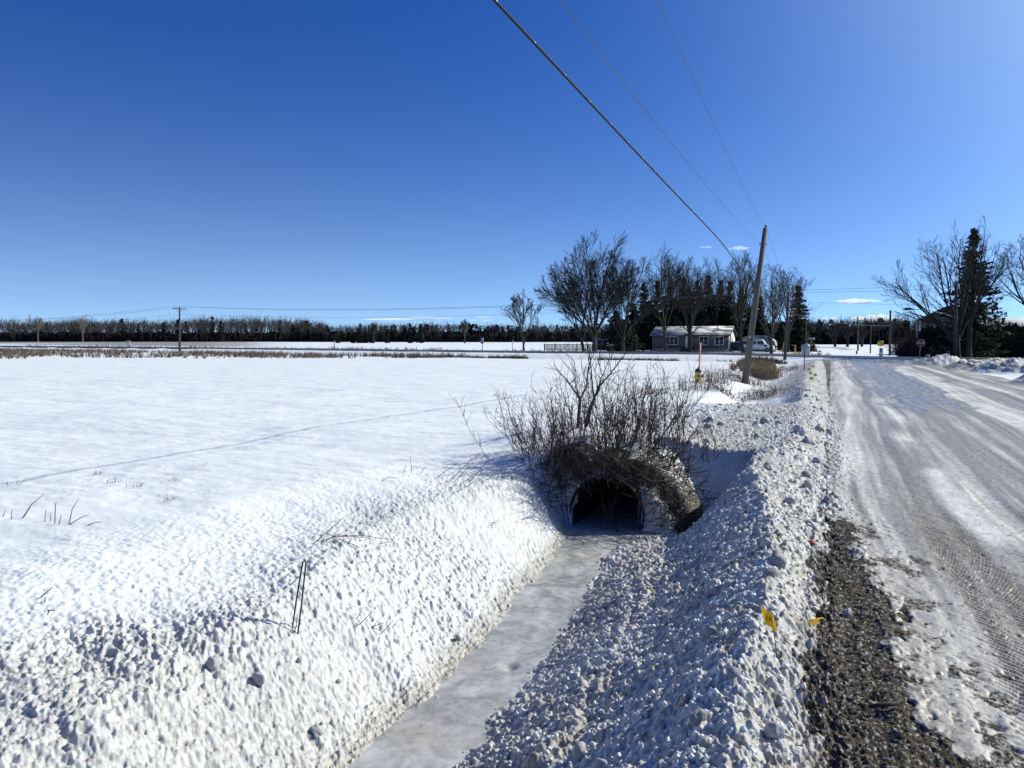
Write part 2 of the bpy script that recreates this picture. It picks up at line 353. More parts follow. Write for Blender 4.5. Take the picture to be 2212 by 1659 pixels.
def ground_material(name, kind):
    m, n, l, p = nodes(name)
    tc = n.new('ShaderNodeTexCoord')
    def noise(scale, detail=5, st=(1, 1, 1), r=.6):
        mp = n.new('ShaderNodeMapping'); mp.inputs['Scale'].default_value = st; l.new(tc.outputs['Object'], mp.inputs[0])
        x = n.new('ShaderNodeTexNoise'); x.inputs['Scale'].default_value = scale; x.inputs['Detail'].default_value = detail
        x.inputs['Roughness'].default_value = r; l.new(mp.outputs[0], x.inputs[0]); return x.outputs[0]
    def ramp(src, a, b, ca=(0, 0, 0, 1), cb=(1, 1, 1, 1)):
        r = n.new('ShaderNodeValToRGB'); r.color_ramp.elements[0].position = a; r.color_ramp.elements[1].position = b
        r.color_ramp.elements[0].color = ca; r.color_ramp.elements[1].color = cb; l.new(src, r.inputs[0]); return r.outputs[0]
    def mix(fac, a, b):
        x = n.new('ShaderNodeMix'); x.data_type = 'RGBA'
        if isinstance(fac, float): x.inputs[0].default_value = fac
        else: l.new(fac, x.inputs[0])
        for k, v in ((6, a), (7, b)):
            if isinstance(v, tuple): x.inputs[k].default_value = (*v, 1)
            else: l.new(v, x.inputs[k])
        return x.outputs[2]
    def mth(op, a, b=0.):
        x = n.new('ShaderNodeMath'); x.operation = op; x.use_clamp = True
        for k, v in ((0, a), (1, b)):
            if isinstance(v, (int, float)): x.inputs[k].default_value = v
            else: l.new(v, x.inputs[k])
        return x.outputs[0]
    at_ = n.new('ShaderNodeAttribute'); at_.attribute_name = 'dirt_shade'
    dirt_shade = at_.outputs['Fac']
    if kind == 'snow':
        snow = mix(ramp(noise(1.2, 4), .35, .65), (.74, .77, .775), (.83, .85, .845))
        sand = mix(ramp(noise(30, 5), .4, .7), (.52, .48, .42), (.10, .085, .065))
        f = mth('MULTIPLY', dirt_shade, 1.0)
        k = ramp(mth('ADD', mth('MULTIPLY', noise(22, 6, r=.75), .8), mth('MULTIPLY', f, .62)), .62, .86)
        snow = mix(mth('MULTIPLY', dirt_shade, 1.3), snow, (.43, .43, .43))
        c = mix(k, snow, sand)
        ov = n.new('ShaderNodeMapRange'); l.new(dirt_shade, ov.inputs[0]); ov.inputs[1].default_value = .9; ov.inputs[2].default_value = 1.5
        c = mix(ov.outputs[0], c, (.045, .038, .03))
        l.new(c, p.inputs['Base Color']); p.inputs['Roughness'].default_value = .62; p.inputs['Specular IOR Level'].default_value = .35
        h = mth('ADD', mth('MULTIPLY', noise(45, 6, r=.7), .8), mth('MULTIPLY', noise(220, 2), .2))
        b = n.new('ShaderNodeBump'); b.inputs['Strength'].default_value = .35; b.inputs['Distance'].default_value = .012
    else:
        st = noise(2.2, 6, (1, .045, 1), .62); st2 = noise(9, 5, (1, .03, 1), .7); pt = noise(.7, 4, (1, .35, 1))
        white = mix(ramp(noise(3, 4), .3, .7), (.50, .475, .435), (.72, .70, .655))
        tan = mix(ramp(noise(60, 4, r=.8), .35, .65), (.17, .145, .115), (.38, .34, .285))
        ta = n.new('ShaderNodeAttribute'); ta.attribute_name = 'track'
        tm = n.new('ShaderNodeMath'); tm.operation = 'MULTIPLY'; l.new(ta.outputs['Fac'], tm.inputs[0]); tm.inputs[1].default_value = .125
        tsu = n.new('ShaderNodeMath'); tsu.operation = 'SUBTRACT'; l.new(mth('ADD', mth('MULTIPLY', st, .45), mth('ADD', mth('MULTIPLY', st2, .25), mth('MULTIPLY', pt, .3))), tsu.inputs[0]); l.new(tm.outputs[0], tsu.inputs[1])
        k = ramp(tsu.outputs[0], .44, .60)
        c = mix(k, tan, white)
        # grit scattered over the packed snow
        c = mix(ramp(noise(38, 3, (1, .5, 1), .5), .63, .72), c, (.10, .09, .075))
        # soil showing through by the road edge
        soil = mix(ramp(noise(70, 6, r=.8), .40, .68), (.022, .018, .013), (.12, .098, .07))
        soil = mix(ramp(noise(60, 5, (1, .6, 1), .75), .54, .62), soil, (.46, .45, .44))
        dk = ramp(mth('ADD', mth('MULTIPLY', noise(26, 6, r=.8), .75), mth('MULTIPLY', dirt_shade, .6)), .60, .72)
        c = mix(dk, c, soil)
        soilk = dk
        wt = n.new('ShaderNodeAttribute'); wt.attribute_name = 'wet'
        wet = mix(ramp(noise(6, 5, (1, .2, 1)), .4, .65), (.17, .163, .155), (.37, .355, .335))
        wk = ramp(mth('ADD', mth('MULTIPLY', noise(1.3, 5, (1, .25, 1)), .5), mth('MULTIPLY', wt.outputs['Fac'], .6)), .62, .74)
        c = mix(wk, c, wet)
        l.new(c, p.inputs['Base Color'])
        rg = n.new('ShaderNodeMapRange'); l.new(k, rg.inputs[0]); rg.inputs[3].default_value = .42; rg.inputs[4].default_value = .6
        rr = n.new('ShaderNodeMath'); rr.operation = 'MULTIPLY_ADD'; l.new(wk, rr.inputs[0]); rr.inputs[1].default_value = -.06; l.new(rg.outputs[0], rr.inputs[2])
        r5 = n.new('ShaderNodeMath'); r5.operation = 'MULTIPLY_ADD'; r5.use_clamp = True; l.new(soilk, r5.inputs[0]); r5.inputs[1].default_value = .5; l.new(rr.outputs[0], r5.inputs[2]); l.new(r5.outputs[0], p.inputs['Roughness'])
        r6 = n.new('ShaderNodeMath'); r6.operation = 'MULTIPLY_ADD'; l.new(soilk, r6.inputs[0]); r6.inputs[1].default_value = -.36; r6.inputs[2].default_value = .42; l.new(r6.outputs[0], p.inputs['Specular IOR Level'])
        h = mth('ADD', mth('MULTIPLY', noise(55, 5, r=.7), .7), mth('MULTIPLY', st2, .3))
        b = n.new('ShaderNodeBump'); b.inputs['Strength'].default_value = .4; b.inputs['Distance'].default_value = .012
    l.new(h, b.inputs['Height']); l.new(b.outputs[0], p.inputs['Normal'])
    return m
M_SNOW = ground_material('snow', 'snow'); M_ROAD = ground_material('packed_snow_road', 'road')
M_ASPH = mat('wet_asphalt', (.05, .051, .054), .42, .3, 3, .004, .4, stretch=(.2, 1, 1))
M_BARK = mat('bark', (.045, .040, .036), .85, .35, 14, .006, .15)
M_TWIG = mat('twig_bark', (.055, .043, .036), .8, .3, 20, 0, .15)
M_FARBARK = mat('far_bark', (.085, .076, .070), .9, .3, 3, 0, .1)
M_PALE = mat('pale_bark', (.24, .22, .2), .8, .3, 6, 0, .1)
M_RED = mat('red_stem', (.075, .03, .024), .6, .35, 30, 0, .3)
M_NEEDLE = mat('spruce_needles', (.022, .034, .022), .8, .4, 4, 0, .15)
M_STRAW = mat('dry_straw', (.30, .225, .13), .75, .35, 20, 0, .2)
M_BROWN = mat('dead_leaf', (.15, .095, .06), .75, .4, 20, 0, .2)
M_POLE = mat('weathered_pole', (.12, .11, .098), .8, .3, 9, .004, .2, stretch=(6, 6, .5))
M_DPOLE = mat('dark_pole', (.075, .07, .062), .8, .3, 9, .003, .2, stretch=(6, 6, .5))
M_WIRE = mat('black_wire', (.012, .012, .013), .7, .2, 8, 0, .15)
M_ALU = mat('bare_wire', (.07, .075, .085), .6, .2, 8, 0, .3, .2)
M_CLIP = mat('lashing_wire', (.75, .75, .75), .35, .1, 8, 0, .5, .5)
M_GALV = mat('galvanised_steel', (.42, .43, .44), .45, .15, 10, 0, .5, .7)
M_DSTEEL = mat('dark_steel', (.045, .045, .05), .5, .2, 10, 0, .5, .4)
M_YEL = mat('yellow_paint', (.62, .46, .04), .45, .15, 10, 0, .5)
M_HCAP = mat('dark_hydrant_paint', (.025, .035, .05), .45, .2, 10, 0, .5)
M_BLUE = mat('blue_paint', (.02, .045, .16), .45, .15, 10, 0, .5)
M_ORG = mat('orange_marker', (.75, .27, .035), .5, .12, 6, 0, .4)
M_SIGNB = mat('sign_back', (.46, .49, .52), .5, .1, 6, 0, .4, .2)
M_WHITE = mat('white_paint', (.78, .78, .77), .55, .06, 5, 0, .3)
M_REDP = mat('red_paint', (.34, .03, .03), .45, .1, 5, 0, .4)
M_BLACK = mat('black_paint', (.012, .012, .013), .5, .2, 5, 0, .4)
M_PIPE = mat('old_culvert_steel', (.03, .028, .026), .65, .4, 12, .004, .3, .3)
M_RUST = mat('rusty_rod', (.045, .028, .022), .65, .3, 30, .001, .3, .2)

# ------------------------------------------------------------------ the ground: one polar sheet, fine where the view falls
def build_ground():
    v0 = TH  # view centre measured left of +Y
    fine = np.linspace(-R(37.5), R(37.5), 1060)
    rest = np.linspace(R(37.5), 2 * np.pi - R(37.5), 74)[1:-1]
    ang = np.concatenate([fine, rest]) - v0            # clockwise from +Y
    rs = [1.2]
    while rs[-1] < 7.5: rs.append(rs[-1] * 1.0023)
    while rs[-1] < 50: rs.append(rs[-1] * 1.0038)
    while rs[-1] < 110: rs.append(rs[-1] * 1.009)
    while rs[-1] < 6500: rs.append(rs[-1] * 1.05)
    rs = np.array(rs); na = len(ang); nr = len(rs)
    A, Rr = np.meshgrid(ang, rs)
    X = (np.sin(A) * Rr).ravel(); Y = (np.cos(A) * Rr).ravel()
    Z = base(X, Y) + rough(X, Y)
    C = crumb(X, Y)
    # dirt
    iceL = np.interp(Y, YS, KX[2]); iceR = np.interp(Y, YS, KX[3])
    dirt_shade = (.30 + .3 * fbm(X * 2.2, Y * 1.2, 227, 3)) * C * ss(-2.5, -1.9, X) + .12 * C + .36 * C * (X < -2.4) * (Y < 9.5)  # bank dirt; left bank also greyed to offset its sun-facing brightness
    zr = base(X, Y)
    edge = ss(-.60, -.80, Z) * (Y < 9.2) * (X > -4) * (X < -1.4)
    dirt_shade = np.maximum(dirt_shade, edge * np.where(X < -2.2, .62, .30))
    dirt_shade = np.maximum(dirt_shade, 1.5 * ss(.55, .7, fbm(X * 7, Y * 7, 223, 3)) * np.exp(-(((X + 3.1) / .45) ** 2 + ((Y - 2.3) / .25) ** 2)))
    clod = vn(X * 9, Y * 9, 200); dirt_shade += C * ss(.74, .9, clod) * .4 * ss(-2.2, -1., X) * ss(20, 8, Y)
    drv = C * ss(10.5, 12, Y) * (1 - ss(18, 20, Y)); dirt_shade = np.maximum(dirt_shade, drv * (.36 + .16 * ss(.5, .8, clod)))
    dirt_shade = np.where((Y > 26) & (Y < 64) & (X < 0) & (X > -2.6), np.maximum(dirt_shade, .5 * ss(-2.4, -1.8, X)), dirt_shade)
    sg = ss(.28, .6, vn(X * .5, Y * .15, 210)) * ss(46, 52, Y) * (Y < 62) * ss(-1.1, -.7, X + (fbm(X * 1.5, Y * .6, 226, 3) - .5) * 1.2) * (X < .2)
    dirt_shade = np.maximum(dirt_shade, sg * .3)
    # stubble showing through beyond the crossing road
    c = Y - CR(X); D = np.hypot(X, Y)
    rim = ss(9.1, 9.4, Y) * (1 - ss(9.9, 10.4, Y)) * ss(-3.7, -3.3, X) * (1 - ss(-1.7, -1.3, X)); dirt_shade = np.maximum(dirt_shade, rim * (.5 + 2.2 * ss(.35, .6, fbm(X * 3, Y * 5, 222, 3))))  # shade round the culvert mouth, painted dark into the snow colour
    trk = ss(82, 88, Y) * (1 - ss(200, 300, Y)) * ss(-6, -2, X + (Y - 84) * .05) * (1 - ss(6, 10, X + (Y - 84) * .05)); dirt_shade = np.maximum(dirt_shade, trk * .9 * ss(.5, .62, fbm(X * .25 + Y * .02, Y * .05, 225, 3)))
    heapd = (X > 5.5) & (X < 14) & (Y > 22) & (Y < 66); dirt_shade = np.where(heapd, np.maximum(dirt_shade, .55 * ss(.03, .2, zr)), dirt_shade)  # heaps greyed for plough dirt and painted backlit shade
    stub = ss(30, 60, c) * ss(-.8, -1.05, X / np.maximum(Y, 1)) * ss(700, 500, D) * ss(.15, .4, fbm(X * .012, Y * .03, 220, 3) + .12)
    dirt_shade = np.maximum(dirt_shade, stub * 1.05)
    dirt_shade = np.where((X > 0) & (X < 7) & (D < 80), np.maximum(dirt_shade * .5, shoulder(X, Y)), dirt_shade)
    dirt_shade = np.where((X <= 0) & (X > -.5) & (Y < 9), np.maximum(dirt_shade, 1.1 * shoulder(X, Y)), dirt_shade)
    wn = (fbm(X * 1.2, Y * .35, 240, 3) - .5)
    wet = .8 * ss(17, 22, Y + wn * 8) * (1 - ss(72, 80, Y)) * ss(.9, 1.25, X + wn * .5) * (1 - ss(2.6, 5.0, X + wn * 2.4 - ss(45, 66, Y) * 2.5)) + .55 * np.exp(-((X - 4.3) / .22) ** 2) * ss(60, 20, Y) + .5 * np.exp(-((X - 3.1) / .3) ** 2) * ss(60, 30, Y)
    mq = X + (vn(Y * .22, Y * 0, 110) - .5) * .25
    G_ = lambda c0, w0, a: a * np.exp(-((mq - c0) / w0) ** 2)
    track = G_(3.02, .13, 1.3) + G_(1.05, .10, .7) + G_(.80, .07, .5) + G_(2.0, .45, .75) + G_(2.6, .1, .5) + G_(4.7, .25, .6) + G_(5.6, .2, .7) - G_(3.5, .28, 1.1) - G_(4.1, .15, .5) - G_(1.32, .14, 1.3) * ss(.4, .6, vn(Y * .5, Y * 0, 241)) - G_(.5, .25, .7) * ss(8, 12, Y) - G_(5.1, .2, .6) - G_(1.7, .1, .5)
    V = np.stack([X, Y, Z], 1)
    i = np.arange(nr - 1)[:, None] * na; j = np.arange(na)[None]; k = (np.arange(na) + 1) % na
    F = np.stack([i + j, i + k[None], i + na + k[None], i + na + j], 2).reshape(-1, 4)[:, ::-1]
    fc = V[F].mean(1); fx, fy, fz = fc.T
    # the culvert mouth pierces the bank
    inpipe = (((fx + 2.66) ** 2 + (fz + .62) ** 2) < .465 ** 2) & (fy > 9.2) & (fy < 10.6)
    lowfront = (np.abs(fx + 2.66) < .46) & (fz > -.95) & (fz < -.55) & (fy > 9.2) & (fy < 10.6)
    kill = inpipe | lowfront
    ed = np.interp(fy, YS, KX[6]) + (fbm(fy * 3, fx * 3, 231, 4) - .5) * .3 * ss(30, 10, fy) - .02
    onroad = (fx > ed) & (fx < 7.0 + (vn(fy * .4, fy * 0, 230) - .5) * .8) & (fy < 84) & (fy > -200)
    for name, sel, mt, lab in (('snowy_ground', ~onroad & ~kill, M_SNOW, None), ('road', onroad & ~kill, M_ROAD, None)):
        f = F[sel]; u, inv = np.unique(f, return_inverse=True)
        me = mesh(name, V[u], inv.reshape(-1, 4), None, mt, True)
        for an, arr in (('dirt_shade', dirt_shade), ('wet', wet), ('track', track)):
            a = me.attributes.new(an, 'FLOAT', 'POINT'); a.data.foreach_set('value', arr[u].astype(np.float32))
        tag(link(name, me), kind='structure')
    # disc under the photographer
    mb = MB(); th = ang; ring = np.stack([np.sin(th) * 1.2, np.cos(th) * 1.2], 1)
    zz = base(ring[:, 0], ring[:, 1]) + rough(ring[:, 0], ring[:, 1])
    Vc = np.vstack([np.column_stack([ring, zz]), [[0, 0, 0]]]); n = len(ring)
    mb.add(Vc, None, [[n, (q + 1) % n, q] for q in range(n)])
    o = mb.build('roadside_ground', M_SNOW); tag(o, kind='structure')
build_ground()

# crossing road: asphalt sheet laid on its bank, with packed snow along its sides
def crossing():
    xs = np.concatenate([np.linspace(-600, -20, 60), np.linspace(-19, 20, 40), np.linspace(21, 300, 20)])
    mb = MB(); V = []
    for x in xs:
        c = float(CR(x))
        for d in (-5.0, -3.7, 0, 2, 3.9):
            V.append([x, c + d, 0])
    V = np.array(V); V[:, 2] = base(V[:, 0], V[:, 1]) + .035 + .02 * (1 - (np.tile([-1, -.9, 0, .5, 1], len(xs))) ** 2)
    Q = [[i * 5 + j, (i + 1) * 5 + j, (i + 1) * 5 + j + 1, i * 5 + j + 1] for i in range(len(xs) - 1) for j in range(4)]
    mb.add(V, Q); tag(mb.build('crossing_road', M_ASPH, smooth=True), kind='structure')
crossing()

# ice in the ditch
def ice():
    m, n, l, p = nodes('ditch_ice')
    tc = n.new('ShaderNodeTexCoord')
    a = n.new('ShaderNodeTexNoise'); a.inputs['Scale'].default_value = 2.6; a.inputs['Detail'].default_value = 8; a.inputs['Distortion'].default_value = 1.2; a.inputs['Roughness'].default_value = .62
    b = n.new('ShaderNodeTexNoise'); b.inputs['Scale'].default_value = 14; b.inputs['Detail'].default_value = 6; b.inputs['Distortion'].default_value = .6
    c = n.new('ShaderNodeTexNoise'); c.inputs['Scale'].default_value = 1.1; c.inputs['Detail'].default_value = 3
    for x in (a, b, c): l.new(tc.outputs['Object'], x.inputs[0])
    r = n.new('ShaderNodeValToRGB'); r.color_ramp.elements[0].position = .33; r.color_ramp.elements[1].position = .66
    r.color_ramp.elements[0].color = (.25, .25, .24, 1); r.color_ramp.elements[1].color = (.60, .60, .59, 1)
    l.new(a.outputs[0], r.inputs[0])
    r2 = n.new('ShaderNodeValToRGB'); r2.color_ramp.elements[0].position = .5; r2.color_ramp.elements[1].position = .7
    r2.color_ramp.elements[0].color = (0, 0, 0, 1); r2.color_ramp.elements[1].color = (1, 1, 1, 1); l.new(c.outputs[0], r2.inputs[0])
    mx = n.new('ShaderNodeMix'); mx.data_type = 'RGBA'; l.new(r2.outputs[0], mx.inputs[0]); l.new(r.outputs[0], mx.inputs[6]); mx.inputs[7].default_value = (.46, .42, .36, 1)
    r3 = n.new('ShaderNodeMapRange'); r3.inputs[1].default_value = .3; r3.inputs[2].default_value = .7; r3.inputs[3].default_value = .22; r3.inputs[4].default_value = .5
    l.new(b.outputs[0], r3.inputs[0]); l.new(r3.outputs[0], p.inputs['Roughness'])
    mv = n.new('ShaderNodeMix'); mv.data_type = 'RGBA'; mv.blend_type = 'MULTIPLY'; mv.inputs[0].default_value = .5
    r4 = n.new('ShaderNodeValToRGB'); r4.color_ramp.elements[0].position = .3; r4.color_ramp.elements[0].color = (.5, .5, .5, 1); r4.color_ramp.elements[1].position = .6
    l.new(b.outputs[0], r4.inputs[0]); l.new(mx.outputs[2], mv.inputs[6]); l.new(r4.outputs[0], mv.inputs[7]); l.new(mv.outputs[2], p.inputs['Base Color'])
    bm = n.new('ShaderNodeBump'); bm.inputs['Strength'].default_value = .35; bm.inputs['Distance'].default_value = .01; l.new(a.outputs[0], bm.inputs['Height'])
    l.new(bm.outputs[0], p.inputs['Normal'])
    xs = np.arange(-3.35, -1.45, .02); ys = np.concatenate([np.arange(1.5, 10, .02), np.arange(10, 20, .3)])
    X, Y = np.meshgrid(xs, ys); Z = -.80 + (fbm(X * 3, Y * 3, 301, 3) - .5) * .018
    hx, hy = gp(1127, 1425)[:2]; hx, hy = at(1127, 1425, 1)[:2] * 0 + np.array([-2.16, 4.98])
    Z -= .035 * np.exp(-(((X - hx) / .055) ** 2 + ((Y - hy) / .05) ** 2))
    Z += .012 * domes(X.ravel(), Y.ravel(), .3, 305, .2, .1, .2).reshape(X.shape)
    n1 = len(xs); F = [(i * n1 + j) for i in range(len(ys) - 1) for j in range(n1 - 1)]; F = np.array(F)
    Q = np.stack([F, F + 1, F + 1 + n1, F + n1], 1)
    me = mesh('ditch_ice', np.stack([X.ravel(), Y.ravel(), Z.ravel()], 1), Q, None, m, True)
    tag(link('ditch_ice', me), kind='structure')
ice()
#PART2
# ------------------------------------------------------------------ culvert
def culvert():
    cx, cz, y0, y1 = -2.66, -.62, 9.3, 17.0
    b = at(0, 0, 0); t = thing('culvert', (cx, y0, -.8), 'round corrugated steel culvert pipe opening into the frozen ditch below the bushes', 'culvert')
    ys = np.arange(y0, y1, .02); n = 56; th = np.arange(n) * 2 * np.pi / n; V = []
    for k, y in enumerate(ys):
        r = .478 + .008 * math.cos(k * 2 * math.pi / 3.4)
        V.append(np.stack([cx + r * np.cos(th), np.full(n, y), cz + r * np.sin(th)], 1))
    V = np.concatenate(V); i = np.arange(len(ys) - 1)[:, None] * n; j = np.arange(n)[None]; k = (j + 1) % n
    Q = np.stack([i + j, i + k, i + n + k, i + n + j], 2).reshape(-1, 4)
    mb = MB(); mb.add(V, Q); m = len(ys) - 1
    mb.add(np.vstack([V[m * n:], [[cx, y1, cz]]]), None, [[n, q, (q + 1) % n] for q in range(n)])  # unseen end disk, added so no daylight shows through the pipe
    V2 = V.copy(); V2[:, 0] = cx + (V[:, 0] - cx) * 1.02; V2[:, 2] = cz + (V[:, 2] - cz) * 1.02; sel = n * 30
    mb.add(V2[:sel], Q[:29 * n][:, ::-1]); mb.build('pipe', M_PIPE, t, True)
    mb = MB(); a = np.linspace(0, 2 * np.pi, 57); ring = np.stack([cx + .492 * np.cos(a), np.full(57, y0), cz + .492 * np.sin(a)], 1)
    mb.tube(ring, .014, 6, False); mb.build('rim', M_PIPE, t, True)
culvert()

# ------------------------------------------------------------------ generators of plants
def rot_about(v, ax, ang):
    c, s = math.cos(ang), math.sin(ang); return v * c + np.cross(ax, v) * s + ax * np.dot(ax, v) * (1 - c)
def perp(v, rg):
    a = rg.normal(size=3); a -= v * np.dot(a, v); return a / (np.linalg.norm(a) + 1e-9)
def limb(out, rg, p, d, L, r, lev, spec, up):
    ns, nc, cl, ca, wob = spec[lev]; P = [p]; D = d; step = L / ns; rad = [r]
    for i in range(ns):
        D = D + rg.normal(size=3) * wob; D[2] += up * (.5 if lev else .2); D /= np.linalg.norm(D)
        P.append(P[-1] + D * step); rad.append(max(r * (1 - (i + 1) / ns * .78), .004))
    for i in range(ns): out.append((P[i], P[i + 1], rad[i], rad[i + 1], lev))
    if lev + 1 < len(spec):
        for q in range(nc):
            t = (.18 if lev else .25) + (.8 if lev else .75) * (q + rg.random()) / nc
            i = min(int(t * ns), ns - 1); f = t * ns - i; pp = P[i] * (1 - f) + P[i + 1] * f
            dd = P[i + 1] - P[i]; dd /= np.linalg.norm(dd)
            dd = rot_about(dd, perp(dd, rg), ca * rg.uniform(.7, 1.3))
            limb(out, rg, pp, dd, L * cl * (1.15 - .75 * t) * rg.uniform(.75, 1.25), max(rad[i] * .55, .004), lev + 1, spec, up)
def bare_tree(name, x, y, Ht, label, lead=6, spread=.6, trunk=.2, seed=1, group=None, r0=None, cat='tree', mt=None, dens=1., up=.07, minr=.013, lean=(0, 0), z=None, levels=4, lower=()):
    rg = np.random.RandomState(seed); z = float(base(x, y)) - .1 if z is None else z; b = np.array([x, y, z]); r0 = r0 or Ht * .022
    out = []; tl = Ht * trunk; D = np.array([lean[0], lean[1], 1.]); D /= np.linalg.norm(D)
    P = [b]; 
    for i in range(4): P.append(P[-1] + D * tl / 4 + rg.normal(size=3) * .03 * tl / 4)
    for i in range(4): out.append((P[i], P[i + 1], r0 * (1.25 - .09 * i) if i else r0 * 1.5, r0 * (1.16 - .09 * i), -1))
    spec = [(9, int(11 * dens), .56, .50, .05), (6, int(8 * dens), .55, .50, .06), (3, int(6 * dens), .6, .5, .08), (2, 0, 0, 0, .08)][:levels]
    for k in range(lead):
        a = 2 * np.pi * (k + rg.uniform(-.3, .3)) / lead; sp = spread * rg.uniform(.35, 1.15) * (.25 if k == 0 else 1)
        d = np.array([math.cos(a) * math.sin(sp), math.sin(a) * math.sin(sp), math.cos(sp)]) + D * .2; d /= np.linalg.norm(d)
        limb(out, rg, P[4 - (k % 2)], d, (Ht - tl) * rg.uniform(.82, 1.08) * (1.0 - .25 * sp), r0 * (.72 if k == 0 else .52), 0, spec, up)
    for (hh, az, el, L) in lower:
        d = np.array([math.cos(az) * math.cos(el), math.sin(az) * math.cos(el), math.sin(el)])
        limb(out, rg, b + np.array([0, 0, hh]), d, L, r0 * .35, 1, spec, up)
    t = thing(name, b, label, cat, group)
    def grab(sel, n, nm, mat_):
        S = [o for o in out if sel(o[4])]
        if not S: return
        mb = MB(); mb.segs([o[0] for o in S], [o[1] for o in S], np.maximum([o[2] for o in S], minr), np.maximum([o[3] for o in S], minr * .7), n)
        mb.build(nm, mat_, t, n > 4)
    mt = mt or M_BARK
    grab(lambda l: l == -1, 10, 'trunk', mt)
    mb = MB(); S = [o for o in out if o[4] in (0, 1)]; mb.segs([o[0] for o in S], [o[1] for o in S], np.maximum([o[2] for o in S], minr), np.maximum([o[3] for o in S], minr * .8), 5)
    S = [o for o in out if o[4] >= 2]; mb.segs([o[0] for o in S], [o[1] for o in S], np.maximum([o[2] for o in S], minr), np.maximum([o[3] for o in S], minr * .7), 3)
    mb.build('crown', mt, t)
    return t
def needles(mb, rg, b, Ht, rad, z0=.06, whorls=30, per=9, size=.34, gap=0.):
    T0 = []
    for i in range(whorls):
        t = (i + rg.random()) / whorls; h = z0 + (1 - z0) * t; prof = rad * (1 - t) ** .85 * rg.uniform(.75, 1.1) + .05 * rad
        for k in range(per):
            if rg.random() < gap: continue
            a = rg.uniform(0, 2 * np.pi); L = prof * rg.uniform(.65, 1.15); dr = rg.uniform(.12, .38) * (1 - t * .8)
            n = max(3, int(L / size * 1.7))
            s = (np.arange(n) + rg.random(n)) / n
            px = b[0] + math.cos(a) * L * s; py = b[1] + math.sin(a) * L * s; pz = b[2] + Ht * min(h + rg.normal() * .012, .985) - dr * L * s + .12 * L * s * s
            T0.append(np.stack([px, py, pz], 1))
    P = np.concatenate(T0); P = np.repeat(P, 2, 0); n = len(P)
    c = P + rg.normal(size=(n, 3)) * size * .25
    u = rg.normal(size=(n, 3)); u[:, 2] *= .45; u /= np.linalg.norm(u, axis=1)[:, None]
    v = rg.normal(size=(n, 3)); v[:, 2] *= .6; v -= u * (u * v).sum(1)[:, None]; v /= np.linalg.norm(v, axis=1)[:, None]
    sz = size * rg.uniform(.5, 1.2, (n, 1))
    V = np.stack([c - u * sz, c + u * sz * .7 - v * sz * .45, c + u * sz * .7 + v * sz * .45 - [0, 0, .1 * size]], 1).reshape(-1, 3)
    mb.add(V, None, np.arange(3 * n).reshape(-1, 3))
def spruce(x, y, Ht, rad, label, seed, group=None, whorls=30, per=9, size=.3, gap=.05, z=None, z0=.06, name='spruce_tree'):
    rg = np.random.RandomState(seed); z = float(base(x, y)) - .1 if z is None else z; b = np.array([x, y, z])
    t = thing(name, b, label, 'spruce', group)
    mb = MB(); mb.tube([b, b + [0, 0, Ht * .5], b + [0, 0, Ht]], [Ht * .018, Ht * .012, .02], 8); mb.build('trunk', M_BARK, t)
    mb = MB(); needles(mb, rg, b, Ht, rad, z0, whorls, per, size, gap); mb.build('crown', M_NEEDLE, t)
    return t
def place(px, depth):
    """road-frame X, Y of a spot seen at image column px and at that distance"""
    d = ray(px, 735) * depth; return float(d[0]), float(d[1])
def hgt(py, depth, z): return (735 - py) / 1600 * depth + EYE - z

# ------------------------------------------------------------------ trees around the house
def T(px, top, depth, kind, label, **k):
    x, y = place(px, depth); z = float(base(x, y)) - .1; Ht = hgt(top, depth, z)
    if kind == 'b': return bare_tree('bare_tree', x, y, Ht, label, group='bare trees around the low house', **k)
    return spruce(x, y, Ht, k.pop('rad', Ht * .2) * 1.3, label, group='dark spruces behind the low house', **k)
T(1131, 622, 90, 'b', 'small slender bare tree alone in the snow left of the tree group', lead=4, spread=.38, trunk=.16, seed=3, r0=.13, up=.05, dens=.85, minr=.018)
T(1262, 585, 100, 'b', 'bare tree leaning left with long low limbs at the left edge of the tree group', lead=5, spread=.8, trunk=.2, seed=14, r0=.2, lean=(-.2, 0), dens=.9, minr=.019)
T(1284, 528, 104, 'b', 'tallest broad bare tree left of the low house', lead=11, spread=.85, trunk=.15, seed=5, r0=.28, dens=1.1, minr=.019)
T(1346, 575, 100, 'b', 'bare tree between the tallest tree and the spruces', lead=8, spread=.75, trunk=.2, seed=6, r0=.2, dens=.95, minr=.019)
T(1438, 556, 100, 'b', 'bare tree with slanting trunk before the left end of the low house', lead=7, spread=.6, trunk=.27, seed=7, r0=.18, lean=(-.08, 0), dens=.95)
T(1490, 560, 96, 'b', 'bare maple with thick trunk before the front door of the low house', lead=9, spread=.65, trunk=.24, seed=8, r0=.24, dens=.95, lower=((2.6, .5, .6, 3.2), (2.9, 2.9, .6, 2.6)))
T(1545, 566, 128, 'b', 'thin bare tree rising behind the roof of the low house', lead=6, spread=.5, trunk=.3, seed=9, r0=.16, dens=.8)
T(1606, 562, 97, 'b', 'leaning bare tree at the right corner of the low house', lead=7, spread=.6, trunk=.26, seed=21, r0=.23, lean=(-.14, 0), dens=.85)
T(1666, 572, 97, 'b', 'many stemmed bare tree before the parked van', lead=9, spread=.7, trunk=.14, seed=11, r0=.2, dens=.8)
T(1702, 578, 112, 'b', 'bare tree with drooping right limbs beside the conical spruce', lead=6, spread=.6, trunk=.25, seed=12, r0=.2, dens=.8, lower=((4.5, .25, .35, 5.),))
